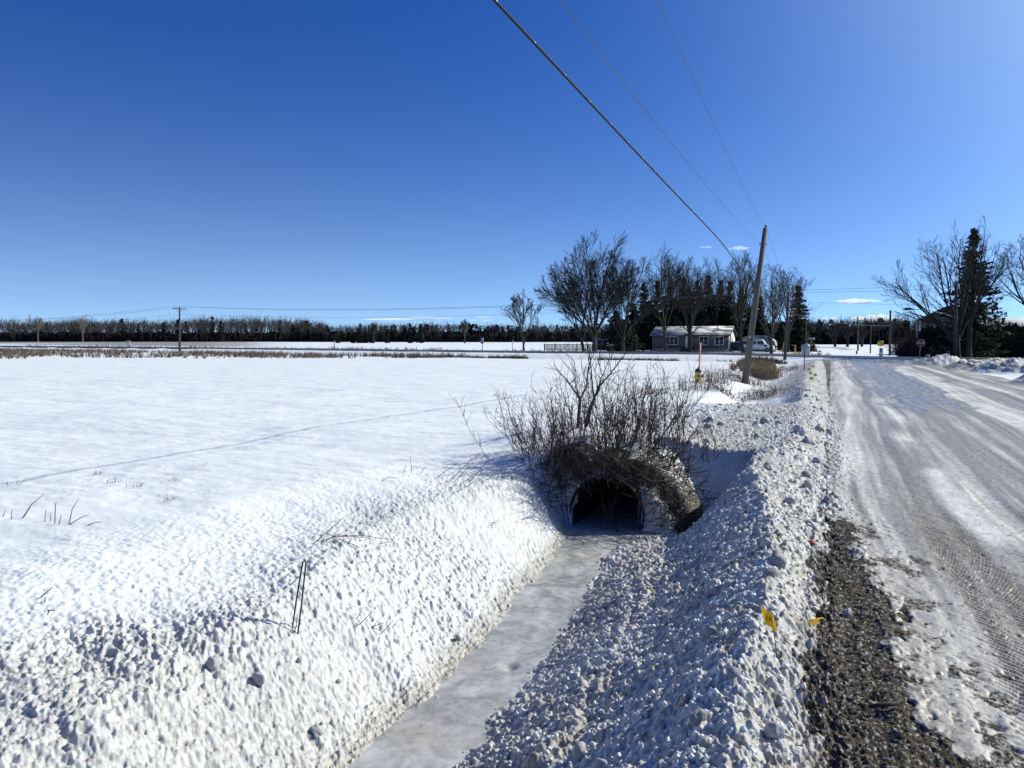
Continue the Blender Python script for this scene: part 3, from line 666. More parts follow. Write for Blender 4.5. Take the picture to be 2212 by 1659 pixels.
for i, (px, top, dep, rd, lab) in enumerate([
    (1352, 690, 112, 2.2, 'short spruce at the left end of the row'), (1389, 612, 126, 2.3, 'first tall spruce of the row, above the house end'),
    (1419, 607, 128, 2.3, 'spruce above the left end of the snowy roof'), (1447, 614, 127, 2.3, 'spruce behind the slanting bare trunk'),
    (1476, 600, 128, 2.4, 'dense spruce behind the front door'), (1505, 606, 128, 2.3, 'spruce just right of the thick maple'),
    (1528, 596, 130, 2.4, 'tallest spruce with a pointed top behind the house'), (1556, 606, 131, 2.1, 'spruce above the right window'),
    (1575, 608, 129, 2.1, 'narrow spruce above the right roof corner'), (1600, 622, 133, 2.2, 'lower spruce left of the leaning pole'),
    (1641, 640, 134, 1.7, 'small spruce right of the leaning pole')]):
    T(px, top, dep, 's', 'dark ' + lab, seed=40 + i, rad=rd, size=.3, gap=.1, per=13)
T(1722, 617, 118, 's', 'broad conical dark spruce between the house trees and the road', seed=60, rad=2.7, size=.3, per=13, gap=0, z0=.03)
# dark cedars and undergrowth behind the drive
for i, (px, top, dep, rd) in enumerate([(1660, 700, 132, 2.2), (1690, 695, 134, 2.4), (1630, 705, 136, 2.2), (1742, 712, 128, 1.8)]):
    x, y = place(px, dep); spruce(x, y, hgt(top, dep, float(base(x, y))), rd, ['low dark cedar behind the van', 'low dark cedar right of the many stemmed tree', 'low dark cedar behind the snow covered tent shed', 'low dark cedar at the right foot of the conical spruce'][i], 70 + i, 'low cedars behind the drive', whorls=22, per=14, size=.32, name='cedar_tree')
for i, (px, top, dep) in enumerate([(1330, 672, 133), (1368, 655, 138), (1402, 650, 139), (1434, 640, 139), (1462, 636, 140), (1490, 628, 140), (1515, 632, 141), (1541, 636, 141), (1567, 640, 141), (1588, 655, 140), (1618, 662, 140)]):
    x, y = place(px, dep); spruce(x, y, hgt(top, dep, float(base(x, y))), 3.6, ['leftmost lower spruce in the dark back row', 'second lower spruce of the dark back row', 'lower back spruce seen over the left end of the roof', 'lower back spruce left of the slanting bare trunk', 'lower back spruce seen over the triple window', 'lower back spruce over the middle of the roof', 'lower back spruce over the middle window', 'lower back spruce seen over the right window', 'lower back spruce above the roof vent pipe', 'lower back spruce left of the leaning pole', 'lower back spruce seen just right of the leaning pole'][i], 170 + i, 'lower back row of spruces behind the low house', whorls=24, per=13, size=.4)
# right of the road
def TR(px, top, dep, lab, **k):
    x, y = place(px, dep); return bare_tree('bare_tree', x, y, hgt(top, dep, float(base(x, y))), lab, group='bare trees right of the road', **k)
TR(2068, 503, 64, 'spreading bare tree reaching out over the road on the right', lead=9, spread=1.2, trunk=.17, seed=31, r0=.24, dens=.75, minr=.011)
TR(2094, 510, 66, 'upright bare tree standing before the tall ragged spruce', lead=5, spread=.4, trunk=.25, seed=32, r0=.2, dens=.6, minr=.011)
TR(2262, 470, 60, 'big bare tree whose limbs enter from the right edge', lead=8, spread=.85, trunk=.2, seed=34, r0=.26, dens=.75, minr=.011)
x, y = place(2097, 69); spruce(x, y, hgt(494, 69, 0), 3.4, 'tall ragged spruce amid the bare trees right of the road', 61, size=.27, per=10, whorls=42, gap=.12)

# ------------------------------------------------------------------ far woods
def bank_of_wood(name, label, pts, depth_m, hmin, hmax, n, seed, conif=.12, kind_cat='wood', col=None):
    """a wood seen as one mass: many rough trees, trunks and bush along a line"""
    rg = np.random.RandomState(seed); P0 = []; P1 = []; R0 = []; R1 = []; N = MB()
    pts = np.array(pts, float); L = np.linalg.norm(np.diff(pts, axis=0), axis=1); cum = np.concatenate([[0], np.cumsum(L)])
    nx = None
    for i in range(n):
        s = rg.random() * cum[-1]; k = min(np.searchsorted(cum, s) - 1, len(L) - 1); k = max(k, 0); f = (s - cum[k]) / L[k]
        q = pts[k] * (1 - f) + pts[k + 1] * f; out_ = q / np.linalg.norm(q); back = rg.random() ** 1.4 * depth_m
        q = q + out_ * back; z = float(base(q[0], q[1])); b = np.array([q[0], q[1], z])
        h = (hmin + (hmax - hmin) * (.75 * vn(np.array([s * .03]), np.array([seed * 1.7]), 9)[0] + .25 * rg.random())) * (1 + .0 * back / depth_m)
        if rg.random() < conif:
            needles(N, rg, b, h * rg.uniform(.7, 1.0), h * .17, .02, 9, 6, h * .075); continue
        P0.append(b); P1.append(b + [rg.normal() * .4, rg.normal() * .4, h * .55]); R0.append(.22); R1.append(.14)
        top = P1[-1]; m = 9
        for j in range(m):
            st = b + (top - b) * rg.uniform(.45, 1); a = rg.uniform(0, 6.28); el = rg.uniform(.75, 1.4)
            d = np.array([math.cos(a) * math.cos(el), math.sin(a) * math.cos(el), math.sin(el)]); LL = (b[2] + h - st[2]) * rg.uniform(.6, 1.0)
            e = st + d * LL; mid = st + d * LL * .5 + rg.normal(size=3) * .25
            P0 += [st, mid]; P1 += [mid, e]; R0 += [.10, .06]; R1 += [.06, .035]
            for q2 in range(5):
                a0 = mid + (e - mid) * rg.random(); dd = d + rg.normal(size=3) * .45
                P0.append(a0); P1.append(a0 + dd * LL * rg.uniform(.15, .35)); R0.append(.05); R1.append(.025)
    nb = int(n * 5); T0 = []
    for i in range(nb):      # undergrowth
        s = rg.random() * cum[-1]; k = max(min(np.searchsorted(cum, s) - 1, len(L) - 1), 0); f = (s - cum[k]) / L[k]
        q = pts[k] * (1 - f) + pts[k + 1] * f; out_ = q / np.linalg.norm(q); q = q + out_ * (1 + rg.random() * depth_m * .9)
        h = hmin * rg.uniform(.25, .78); z = float(base(q[0], q[1])) if i % 4 == 0 else z
        c = np.array([q[0], q[1], z]) + np.stack([rg.normal(size=22) * 1.6, rg.normal(size=22) * 1.6, rg.uniform(0, 1, 22) * h], 1); T0.append(c)
    c = np.concatenate(T0); m = len(c); u = rg.normal(size=(m, 3)); v = rg.normal(size=(m, 3))
    N.add(np.stack([c - u * .55, c + u * .4 + v * .5, c + u * .4 - v * .5], 1).reshape(-1, 3), None, np.arange(3 * m).reshape(-1, 3))
    me1 = MB(); me1.segs(P0, P1, R0, R1, 3); me1.T = []; me1.V += []
    V = np.vstack(me1.V + N.V); off = me1.n
    me = mesh(name, V, np.vstack(me1.Q), np.vstack(N.T) + off, M_FARBARK)
    me.materials.append(M_FARBRUSH); me.polygons.foreach_set('material_index', np.concatenate([np.zeros(len(np.vstack(me1.Q)), np.int32), np.ones(len(np.vstack(N.T)), np.int32)]))
    o = link(name, me); tag(o, label, kind_cat, None, 'stuff'); return o
M_FARBRUSH = mat('far_brush', (.020, .022, .026), .9, .4, .25, 0, .05, col2=(.040, .036, .036))
def line(pxs, deps): return [place(a, b) for a, b in zip(pxs, deps)]
bank_of_wood('far_wood', 'long dark bare wood along the horizon on the left', line([-160, 0, 300, 560, 700], [430, 420, 420, 430, 450]), 70, 7.5, 17.5, 560, 1, .04)
bank_of_wood('far_wood', 'dark mixed wood along the horizon in the middle', line([620, 800, 1000, 1200, 1350], [400, 380, 370, 380, 390]), 80, 7.5, 11.5, 420, 2, .28)
bank_of_wood('far_wood', 'dark wooded rise closing the view beyond the intersection', line([1640, 1800, 1950, 2100, 2300], [300, 290, 285, 290, 300]), 60, 8.5, 11.5, 420, 3, .3)
bank_of_wood('far_wood', 'dark wood glimpsed between the house trees', line([1330, 1500, 1680], [260, 250, 260]), 40, 6, 9, 150, 4, .3)
# trees that stand out before the woods
for i, (px, top, bot, kind, lab) in enumerate([
    (478, 694, 0, 's', 'tall narrow spruce standing above the wood right of the far pole'), (909, 699, 0, 's', 'tall dark spruce standing out before the middle wood'),
    (836, 713, 0, 's', 'small pointed spruce before the middle wood, left of the tall one'), (886, 721, 0, 's', 'smallest spruce before the middle wood, close to the tall one'),
    (776, 713, 0, 's', 'left spruce of the dark dense clump before the middle wood'), (790, 716, 0, 's', 'middle spruce of the dark dense clump before the middle wood'), (803, 718, 0, 's', 'right spruce of the dark dense clump before the middle wood'),
    (762, 724, 0, 's', 'low round conifer just left of the dark dense clump'), (730, 727, 0, 's', 'low dark conifer alone in the far field'),
    (1004, 689, 0, 'b', 'round headed bare tree before the middle wood'), (808, 697, 0, 'b', 'pale bare tree rising behind the dark dense clump'),
    (82, 684, 0, 'p', 'pale trunked birch at the left of the far wood'), (179, 686, 0, 'p', 'pale trunked birch right of the first one in the far wood')]):
    dep = {'s': 300, 'b': 290, 'p': 415}[kind] if px not in (478,) else 410
    x, y = place(px, dep); z = float(base(x, y)); h = hgt(top, dep, z)
    if kind == 's': spruce(x, y, h, h * (.26 if px < 800 and px > 700 else .2), lab, 300 + i, 'conifers before the far woods', whorls=16, per=10, size=.6)
    else: bare_tree('bare_tree', x, y, h, lab, lead=6, spread=.6 if kind == 'b' else .3, trunk=.3, seed=320 + i, group='bare trees before the far woods', mt=M_TWIG if kind == 'b' else M_PALE, minr=.045, r0=.25, levels=3)

# ------------------------------------------------------------------ dry grass
M_VERGE = mat('verge_grass', (.15, .115, .085), .8, .4, .7, 0, .1)
def grass(name, label, pts, hmin, hmax, blades, seed, m=None, width=.012, lean=.3, cat='dry grass'):
    rg = np.random.RandomState(seed); V = []; T_ = []
    for (x, y, sc_) in pts:
        nb = rg.randint(max(2, int(blades * .6)), int(blades * 1.4) + 1); z = float(base(x, y)) - .02
        b = np.array([x, y, z]) + np.stack([rg.normal(size=nb) * .07 * sc_, rg.normal(size=nb) * .07 * sc_, np.zeros(nb)], 1)
        h = rg.uniform(hmin, hmax, nb) * sc_; a = rg.uniform(0, 6.28, nb); ln = np.abs(rg.normal(size=nb)) * lean
        tip = b + np.stack([np.cos(a) * ln * h, np.sin(a) * ln * h, h], 1); w_ = width * rg.uniform(.7, 1.3, nb)
        mid = b + (tip - b) * .55 + [0, 0, 1] * (h * .06)[:, None]
        wv = np.stack([np.sin(a + 1) * w_, np.cos(a + 1) * w_, 0 * w_], 1)
        n0 = len(V) * 5
        V.append(np.stack([b - wv, b + wv, mid - wv * .7, mid + wv * .7, tip], 1).reshape(-1, 3))
    V = np.concatenate(V); k = np.arange(len(V) // 5) * 5
    Tt = np.concatenate([np.stack([k, k + 1, k + 3], 1), np.stack([k, k + 3, k + 2], 1), np.stack([k + 2, k + 3, k + 4], 1)])
    me = mesh(name, V, None, Tt, m or M_STRAW); o = link(name, me); return tag(o, label, cat, None, 'stuff')
rg = np.random.RandomState(5)
P = []
for i in range(7500):                     # verge of the crossing road, broad on the left
    x = -10 - 130 * rg.random() ** .8; c = float(CR(x)); wd = np.interp(x, [-140, -70, -45, -30], [44, 33, 15, 3])
    y = c - 8 - wd * rg.random() ** 1.1
    if vn(np.array([x * .22]), np.array([y * .5]), 400)[0] < .42 + .22 * (x > -40): continue
    P.append((x, y, rg.uniform(.8, 1.5)))
grass('dry_grass', 'brown dead grass along the near verge of the crossing road', P, .2, .5, 7, 1, M_VERGE, .022)
P = []
for i in range(2600):
    x = 0 - 150 * rg.random(); c = float(CR(x)); y = c + 5 + 22 * rg.random() ** 1.6
    if vn(np.array([x * .15]), np.array([y * .3]), 401)[0] < .45: continue
    P.append((x, y, rg.uniform(.6, 1.3)))
grass('dry_grass', 'thin dead weeds poking through the snow beyond the crossing road', P, .2, .5, 5, 2, M_BROWN, .025)
P = []
for i in range(1100):
    t_ = rg.random(); x = -38 + 36 * t_ - 1; y = float(CR(x)) - 9.2 - rg.random() * 1.6
    if x > -26 and vn(np.array([x * .5]), np.array([y * .3]), 402)[0] < .5: continue
    P.append((x, y, rg.uniform(.7, 1.2)))
grass('reeds', 'dark dead reeds in the ditch before the crossing road', P, .18, .42, 8, 3, M_TWIG, .02)
P = []
for i in range(420):
    y = 42 + 22 * rg.random(); x = -3.0 - 2.2 * rg.random() - (y - 44) * .06
    P.append((x, y, rg.uniform(.8, 1.4)))
grass('reeds', 'brown weeds filling the ditch bank near the intersection', P, .2, .5, 8, 4, M_BROWN, .014)
def clump(px, py, w_, d_, n, h, label, seed, m=M_STRAW, lean=.35, width=.006, sc_=1., cat='grass clump', name='grass_clump', group=None):
    rg = np.random.RandomState(seed); b = gp(px, py); mb = MB()
    P0 = []; P1 = []; R0 = []; R1 = []
    for i in range(int(n * 1.5)):
        x = b[0] + rg.normal() * w_; y = b[1] + rg.normal() * d_; z = float(base(x, y)) - .02; hh = h * rg.uniform(.45, 1.1)
        a = rg.uniform(0, 6.28); ln = abs(rg.normal()) * lean; p = np.array([x, y, z]); q = p + [math.cos(a) * ln * hh * .35, math.sin(a) * ln * hh * .35, hh * .6]
        e = q + np.array([math.cos(a) * ln * hh, math.sin(a) * ln * hh, hh * (.4 - min(ln, .7) * .3)])
        P0 += [p, q]; P1 += [q, e]; R0 += [width, width * .8]; R1 += [width * .8, width * .4]
        if rg.random() < .35 and sc_ > .5:
            for j in range(3): P0.append(e); P1.append(e + rg.normal(size=3) * .05); R0.append(width * .8); R1.append(width * .3)
    mb.segs(P0, P1, R0, R1, 3); o = single(mb, name, m, b); return tag(o, label, cat, group)
clump(1650, 818, .33, .55, 900, .85, 'thick tan clump of arching dead grass right of the leaning pole', 1, M_STRAW, .6, .007)
clump(1608, 826, .5, .4, 160, .45, 'tangled dead grass round the foot of the leaning pole', 2, M_BROWN, .9, .006)
clump(1545, 828, .35, .5, 90, .75, 'dead weeds with seed heads right of the hydrant', 3, M_BROWN, .35, .006)
clump(1500, 845, .5, .6, 80, .6, 'sparse dead weeds below the hydrant', 4, M_BROWN, .4, .005)
clump(1560, 848, .4, .4, 70, .35, 'reddish dead leaves lying at the edge of the far hollow', 5, M_RED, .9, .008)
clump(1412, 850, .22, .2, 40, .22, 'tiny tuft of grass on the snow left of the tall twigs', 6, M_BROWN, .5, .005)
clump(1350, 848, .5, .3, 50, .25, 'short pale stubble on the field behind the sapling tops', 7, M_STRAW, .5, .004)
clump(1640, 862, .35, .3, 90, .5, 'dark dead twigs in the shaded far hollow', 8, M_BROWN, .9, .006)
clump(1712, 800, .25, 1.2, 60, .45, 'dead weeds by the ditch left of the back turned sign', 9, M_BROWN, .5, .006)

# ------------------------------------------------------------------ stalks on the near left bank and field
def stalks(pts_list, label, r=.0022, m=M_BROWN, loc=None, name='dead_stalks', cat='dead stalks', group=None):
    mb = MB(); first = None
    for (poly, foot_depth) in pts_list:
        b = gp(*poly[0]); dep = np.dot(b - [0, 0, EYE], _f)
        P = [b - [0, 0, .02]] + [at(px, py, dep * foot_depth) for px, py in poly[1:]]
        if first is None: first = b
        mb.tube(P, np.linspace(r, r * .5, len(P)), 5)
    o = single(mb, name, m, first); return tag(o, label, cat, group)
stalks([([(118, 1135), (120, 1090), (122, 1084)], 1), ([(96, 1132), (99, 1100)], 1), ([(42, 1124), (68, 1090), (96, 1066)], 1), ([(45, 1122), (66, 1095)], 1),
        ([(147, 1136), (156, 1100), (168, 1080)], 1), ([(140, 1134), (175, 1118), (192, 1112)], 1), ([(165, 1138), (205, 1129), (221, 1127)], 1.0),
        ([(24, 1124), (26, 1100)], 1), ([(2, 1120), (12, 1103)], 1), ([(108, 1130), (110, 1108)], 1), ([(125, 1136), (133, 1112)], 1)],
       'row of cut dry stalks standing in the snow at the left edge of the field', .0048)
stalks([([(676, 1172), (705, 1150), (742, 1118)], 1), ([(678, 1170), (720, 1160), (780, 1156), (842, 1166)], 1.0), ([(690, 1168), (730, 1155), (800, 1163)], 1),
        ([(700, 1172), (735, 1165), (772, 1180)], 1), ([(745, 1176), (752, 1192)], .99), ([(780, 1162), (812, 1176), (845, 1170)], 1), ([(690, 1178), (700, 1160)], 1), ([(735, 1165), (790, 1190)], .99)],
       'fallen brown stalks lying across the top of the left bank', .0048)
stalks([([(966, 1040), (1000, 1010), (1040, 975)], 1), ([(1010, 1042), (1050, 1000), (1085, 978)], 1), ([(940, 1030), (985, 1002)], 1), ([(890, 1020), (886, 985)], 1), ([(870, 1022), (878, 1005)], 1),
        ([(1000, 1040), (1030, 1020)], 1), ([(815, 1040), (840, 1030), (862, 1034)], 1), ([(1020, 1045), (1078, 1050)], 1), ([(905, 1026), (918, 1008)], 1), ([(975, 1044), (1030, 990)], 1.02)],
       'long thin dry stalks leaning right on the field edge left of the bushes', .0045)
stalks([([(0, 1275), (40, 1280), (100, 1290)], 1), ([(60, 1285), (100, 1302), (120, 1310)], 1), ([(90, 1300), (100, 1325), (108, 1350)], .97), ([(85, 1312), (118, 1318)], .98), ([(75, 1295), (112, 1270)], 1), ([(95, 1308), (98, 1290)], 1)],
       'broken red brown weed with dried leaves near the left edge', .006, M_RED)
stalks([([(770, 1350), (800, 1325)], 1), ([(790, 1352), (830, 1345)], 1), ([(765, 1340), (785, 1312)], 1), ([(800, 1360), (815, 1340)], 1), ([(815, 1372), (850, 1340)], 1), ([(780, 1335), (825, 1365)], .99)],
       'small reddish dead weed sticking out halfway down the left bank', .004, M_RED)
stalks([([(1050, 1135), (1080, 1122)], 1), ([(1045, 1125), (1075, 1130)], 1), ([(1060, 1140), (1070, 1120)], 1)], 'tiny tuft of reddish weeds high on the left bank', .003, M_RED)
for i, (px, py, lab) in enumerate([(34, 1048, 'leftmost of the tiny stubble tufts on the near field'), (366, 1082, 'tiny stubble tuft below the middle of the near field'), (300, 1050, 'tiny stubble tuft up left of the middle one'),
                                   (245, 1040, 'pair of faint straws in the left field'), (210, 1022, 'faint straw nearest the wind crust'), (380, 1040, 'single slanting straw in the near field'), (430, 1010, 'dark bent straw on the near field')]):
    clump(px, py, .04, .04, 9, .09, lab, 30 + i, M_BROWN, .7, .002, .1, 'stubble', 'stubble_tuft', 'tiny stubble tufts on the near field')
# loose straws and twigs lying on the slopes
rg = np.random.RandomState(77); mb = MB(); P0 = []; P1 = []
for i in range(420):
    if i < 230: x = rg.uniform(-.15, .85); y = rg.uniform(2.4, 7.5)
    else: x = rg.uniform(-4.6, -.3); y = rg.uniform(2, 9)
    z = H(x, y) + .006; a = rg.uniform(0, 6.28); L = rg.uniform(.02, .09); x2 = x + math.cos(a) * L; y2 = y + math.sin(a) * L
    P0.append([x, y, z]); P1.append([x2, y2, z + rg.uniform(-.004, .02)])
mb.segs(P0, P1, np.full(420, .0012), np.full(420, .0008), 3); tag(mb.build('straw_litter', M_STRAW), 'bits of straw scattered on the dirty snow and gravel', 'straw', None, 'stuff')

# ------------------------------------------------------------------ the wire hoop marker
def hoop():
    a = gp(629, 1356); b = gp(640, 1378); dep = np.dot((a + b) / 2 - [0, 0, EYE], _f)
    t1 = at(654, 1214, dep); t2 = at(658, 1210, dep); t3 = at(661, 1217, dep)
    mb = MB(); mb.tube([a - [0, 0, .05], at(641, 1290, dep), t1, t2, t3, at(652, 1300, dep), b - [0, 0, .05]], .0056, 7)
    mb.tube([at(636, 1372, dep), at(642, 1340, dep), at(650, 1338, dep), at(648, 1350, dep), at(632, 1358, dep)], .0025, 5)
    o = single(mb, 'wire_hoop', M_RUST, a); tag(o, 'rusty bent wire hoop standing on the left snow bank', 'wire hoop')
hoop()

# ------------------------------------------------------------------ bushes above the culvert
def shrub(px, py, n, h, label, seed, spread=.35, w_=.25, m=M_RED, lean=(0, 0), r=.006, twig=3, z_=None):
    rg = np.random.RandomState(seed); b = gp(px, py); P0 = []; P1 = []; R0 = []; R1 = []
    for i in range(int(n * 1.5)):
        x = b[0] + rg.normal() * w_; y = b[1] + rg.normal() * w_ * .7; p = np.array([x, y, float(base(x, y)) - .04])
        D = np.array([(x - b[0]) * .6 + np.clip(rg.normal(), -1.5, 1.5) * spread + lean[0], rg.normal() * spread + lean[1], 1.]); D /= np.linalg.norm(D)
        hh = h * .80 * rg.uniform(.5, 1.1); ns = 7; q = p; rr = r * rg.uniform(.6, 1.2)
        for j in range(ns):
            D = D + rg.normal(size=3) * .085; D[2] += .03; D /= np.linalg.norm(D); e = q + D * hh / ns
            ra = rr * (1 - j / ns * .7); P0.append(q); P1.append(e); R0.append(ra); R1.append(rr * (1 - (j + 1) / ns * .7))
            if j >= 1:
                for k in range(rg.randint(0, twig + 1)):
                    d2 = D + rg.normal(size=3) * .55; d2[2] = abs(d2[2]) * .8 + .15; d2 /= np.linalg.norm(d2); LL = hh * rg.uniform(.08, .26)
                    m1 = e + d2 * LL * .55; d3 = d2 + rg.normal(size=3) * .3; d3[2] += .2
                    P0 += [e, m1]; P1 += [m1, m1 + d3 * LL * .5]; R0 += [ra * .55, ra * .45]; R1 += [ra * .45, ra * .25]
            q = e
    mb = MB(); R0 = np.maximum(R0, .003); R1 = np.maximum(R1, .0018); mb.segs(P0, P1, R0, R1, 4)
    o = single(mb, 'shrub', m, b); return tag(o, label, 'shrub', 'leafless shrubs above the culvert')
shrub(1165, 975, 26, 1.0, 'low leafless shrub at the left end of the thicket, fanning left', 1, .3, .26, lean=(-.22, 0))
shrub(1225, 975, 30, 1.25, 'red stemmed leafless shrub left of the two saplings', 2, .18, .28, lean=(-.05, 0))
shrub(1185, 1005, 16, .9, 'reddish leafless shrub lowest on the left slope beside the culvert', 3, .3, .12)
shrub(1290, 965, 34, 1.15, 'dense dark leafless shrub right above the culvert mouth', 4, .18, .34, m=M_TWIG)
shrub(1350, 950, 34, 1.25, 'leafless shrub right of the two saplings with forked tips', 5, .2, .3, lean=(.05, 0))
shrub(1410, 945, 24, 1.15, 'leafless shrub fanning right over the dirty snow', 6, .25, .26, lean=(.15, 0), m=M_TWIG)
shrub(1320, 1010, 26, .8, 'short tangled shrub hanging over the culvert rim', 7, .4, .3, m=M_TWIG)
shrub(1466, 962, 7, 1.35, 'tall thin upright shoots right of the thicket', 8, .13, .06, r=.007, twig=2)
shrub(1440, 1000, 26, .75, 'low dense brambles right of the culvert', 9, .6, .22, m=M_RED)
shrub(1530, 985, 7, .7, 'lone sparse shoots at the right end of the thicket', 10, .5, .1, lean=(.3, 0))
# dead branches tangled round the pipe
rg = np.random.RandomState(9); P0 = []; P1 = []; R0 = []; R1 = []
for i in range(420):
    a = rg.uniform(-.15, math.pi + .1); rr = .52 + abs(rg.normal()) * .22
    p = np.array([-2.66 + rr * math.cos(a) * 1.25, 9.2 + rg.uniform(-.12, .25), -.62 + rr * math.sin(a)]); p[2] = max(p[2], float(base(p[0], p[1])) - .0)
    D = np.array([rg.normal(), -.25 + rg.normal() * .3, rg.normal() * .45 - .05]); D /= np.linalg.norm(D)
    for j in range(4):
        D = D + rg.normal(size=3) * .22; D /= np.linalg.norm(D); e = p + D * rg.uniform(.05, .13)
        P0.append(p); P1.append(e); R0.append(.0045 - .0007 * j); R1.append(.0038 - .0007 * j); p = e
for i in range(260):
    p = np.array([rg.uniform(-2.35, -1.45), rg.uniform(9.3, 10.4), 0.]); p[2] = float(base(p[0], p[1])) + rg.uniform(0, .16); D = np.array([rg.normal(), rg.normal() * .5 - .2, rg.normal() * .3]); D /= np.linalg.norm(D)
    for j in range(4):
        D = D + rg.normal(size=3) * .22; D /= np.linalg.norm(D); e = p + D * rg.uniform(.05, .12); P0.append(p); P1.append(e); R0.append(.0045 - .0007 * j); R1.append(.0038 - .0007 * j); p = e
mb = MB(); mb.segs(P0, P1, R0, R1, 4); o = single(mb, 'branch_tangle', M_RUST, (-2.66, 9.0, -.1)); tag(o, 'tangle of dead branches hanging round the culvert opening', 'dead branches')

def sapling(label, trunk, limbs, depth, seed, r0):
    rg = np.random.RandomState(seed)
    f = lambda c: ((1850 + c[0] * .5123) / 1.736, (1250 + c[1] * .5123) / 1.736)
    b = at(*f(trunk[0]), depth); t = thing('sapling', b, label, 'young tree', 'two young trees above the culvert')
    mb = MB(); P = [at(*f(c), depth) for c in trunk]; mb.tube([P[0] - [0, 0, .15]] + P, np.linspace(r0 * 1.15, r0 * .85, len(P) + 1), 9); mb.build('trunk', M_BARK, t, True)
    mb = MB(); S0 = []; S1 = []; A0 = []; A1 = []
    for (pl, dd, ra) in limbs:
        n = len(pl); P = np.array([at(*f(c), depth + dd * i / (n - 1)) for i, c in enumerate(pl)])
        u = np.linspace(0, n - 1, n * 4); P = np.stack([np.interp(u, np.arange(n), P[:, k]) for k in range(3)], 1) + rg.normal(size=(n * 4, 3)) * .006
        rr = np.linspace(ra, ra * .3, len(P)); mb.tube(P, rr, 6)
        for i in range(3, len(P)):
            if rg.random() < .42:
                d = P[i] - P[i - 1]; d /= np.linalg.norm(d); d = rot_about(d, perp(d, rg), rg.uniform(.4, .9)); d[2] += .2; L = rg.uniform(.08, .3)
                m1 = P[i] + d * L * .5; S0 += [P[i], m1]; S1 += [m1, m1 + (d + rg.normal(size=3) * .25) * L * .5]; A0 += [rr[i] * .6, .003]; A1 += [.003, .0016]
    mb.segs(S0, S1, np.array(A0), np.array(A1), 4); mb.build('branches', M_BARK, t)
sapling('young bare tree left of its twin above the culvert, forking into a wide fan', [(615, 730), (625, 600), (635, 480)],
    [([(635, 480), (560, 370), (500, 300), (445, 235)], -.3, .016), ([(560, 370), (600, 335), (592, 210), (530, 140)], .1, .010), ([(635, 480), (690, 370), (697, 240), (705, 130), (740, 60)], .2, .016),
     ([(690, 370), (650, 260), (640, 150)], .3, .008), ([(635, 480), (610, 400), (585, 300), (520, 220)], .4, .009), ([(695, 280), (720, 180), (700, 60)], -.2, .008), ([(500, 300), (460, 340)], 0, .005)], 12.1, 1, .028)
sapling('young bare tree right of its twin above the culvert, with one limb swept far right', [(665, 735), (690, 640), (712, 540), (735, 490)],
    [([(735, 490), (722, 330), (712, 200), (680, 60)], .2, .015), ([(735, 490), (790, 370), (860, 290), (930, 200), (990, 110)], -.3, .018), ([(735, 490), (765, 400), (800, 310), (835, 230), (870, 100)], .2, .013),
     ([(765, 400), (740, 280), (770, 170)], .3, .009), ([(860, 290), (850, 200), (890, 120)], .1, .008), ([(800, 310), (770, 220), (790, 110), (775, 20)], -.2, .009), ([(712, 200), (745, 120), (742, 20)], .2, .007)], 12.0, 2, .031)

# ------------------------------------------------------------------ hydrant
def hydrant():
    g = gp(1508, 827); bx, by = g[0], g[1]; z = float(base(bx, by)); dep = np.dot(np.array([bx, by, z]) - [0, 0, EYE], _f); k = dep / 1600
    t = thing('fire_hydrant', (bx, by, z), 'yellow fire hydrant with dark cap and tall orange marker in the snow', 'fire hydrant')
    def lathe(prof, c, m, name, n=20, axis=None, par=None):
        mb = MB(); c = np.array(c, float); ax = np.array([0, 0, 1.]) if axis is None else np.array(axis, float); ax /= np.linalg.norm(ax)
        mb.tube([c + ax * h for r, h in prof], [r for r, h in prof], n); return mb.build(name, m, par or t, True)
    zz = z - .1
    b = lathe([(.105, 0), (.112, .12), (.122, .38), (.128, .50), (.128, .52)], (bx, by, zz), M_YEL, 'barrel')
    c = lathe([(.134, .0), (.136, .03), (.125, .05), (.12, .08), (.10, .115), (.06, .14), (.05, .145)], (bx, by, zz + .52), M_HCAP, 'bonnet')
    lathe([(.024, .145), (.024, .20)], (bx, by, zz + .52), M_HCAP, 'operating_nut', 6)
    fr = -_f.copy(); fr[2] = 0; fr /= np.linalg.norm(fr); rt = _r
    p = np.array([bx, by, zz + .38]) + fr * .115
    lathe([(.048, 0), (.058, .012), (.058, .03), (.03, .036)], p, M_BLUE, 'front_cap', 14, fr)
    p = np.array([bx, by, zz + .37]) + rt * .11
    q = lathe([(.045, 0), (.05, .03), (.068, .035), (.07, .07), (.05, .085)], p, M_HCAP, 'side_cap', 14, rt)
    lathe([(.018, .085), (.016, .13)], p, M_HCAP, 'cap_nut', 5, rt, None)
    mb = MB(); a = at(1514, 796, dep); a[:] = [bx + .03, by + .02, zz + .66]; e = a + np.array([.03, 0, .93])
    mb.tube([a, e], .030, 8); mk = mb.build('marker_post', M_ORG, t)
    mb = MB(); mb.tube([e, e + [0.003, 0, .07]], .032, 8); mb.build('marker_top', M_GALV, t)
hydrant()

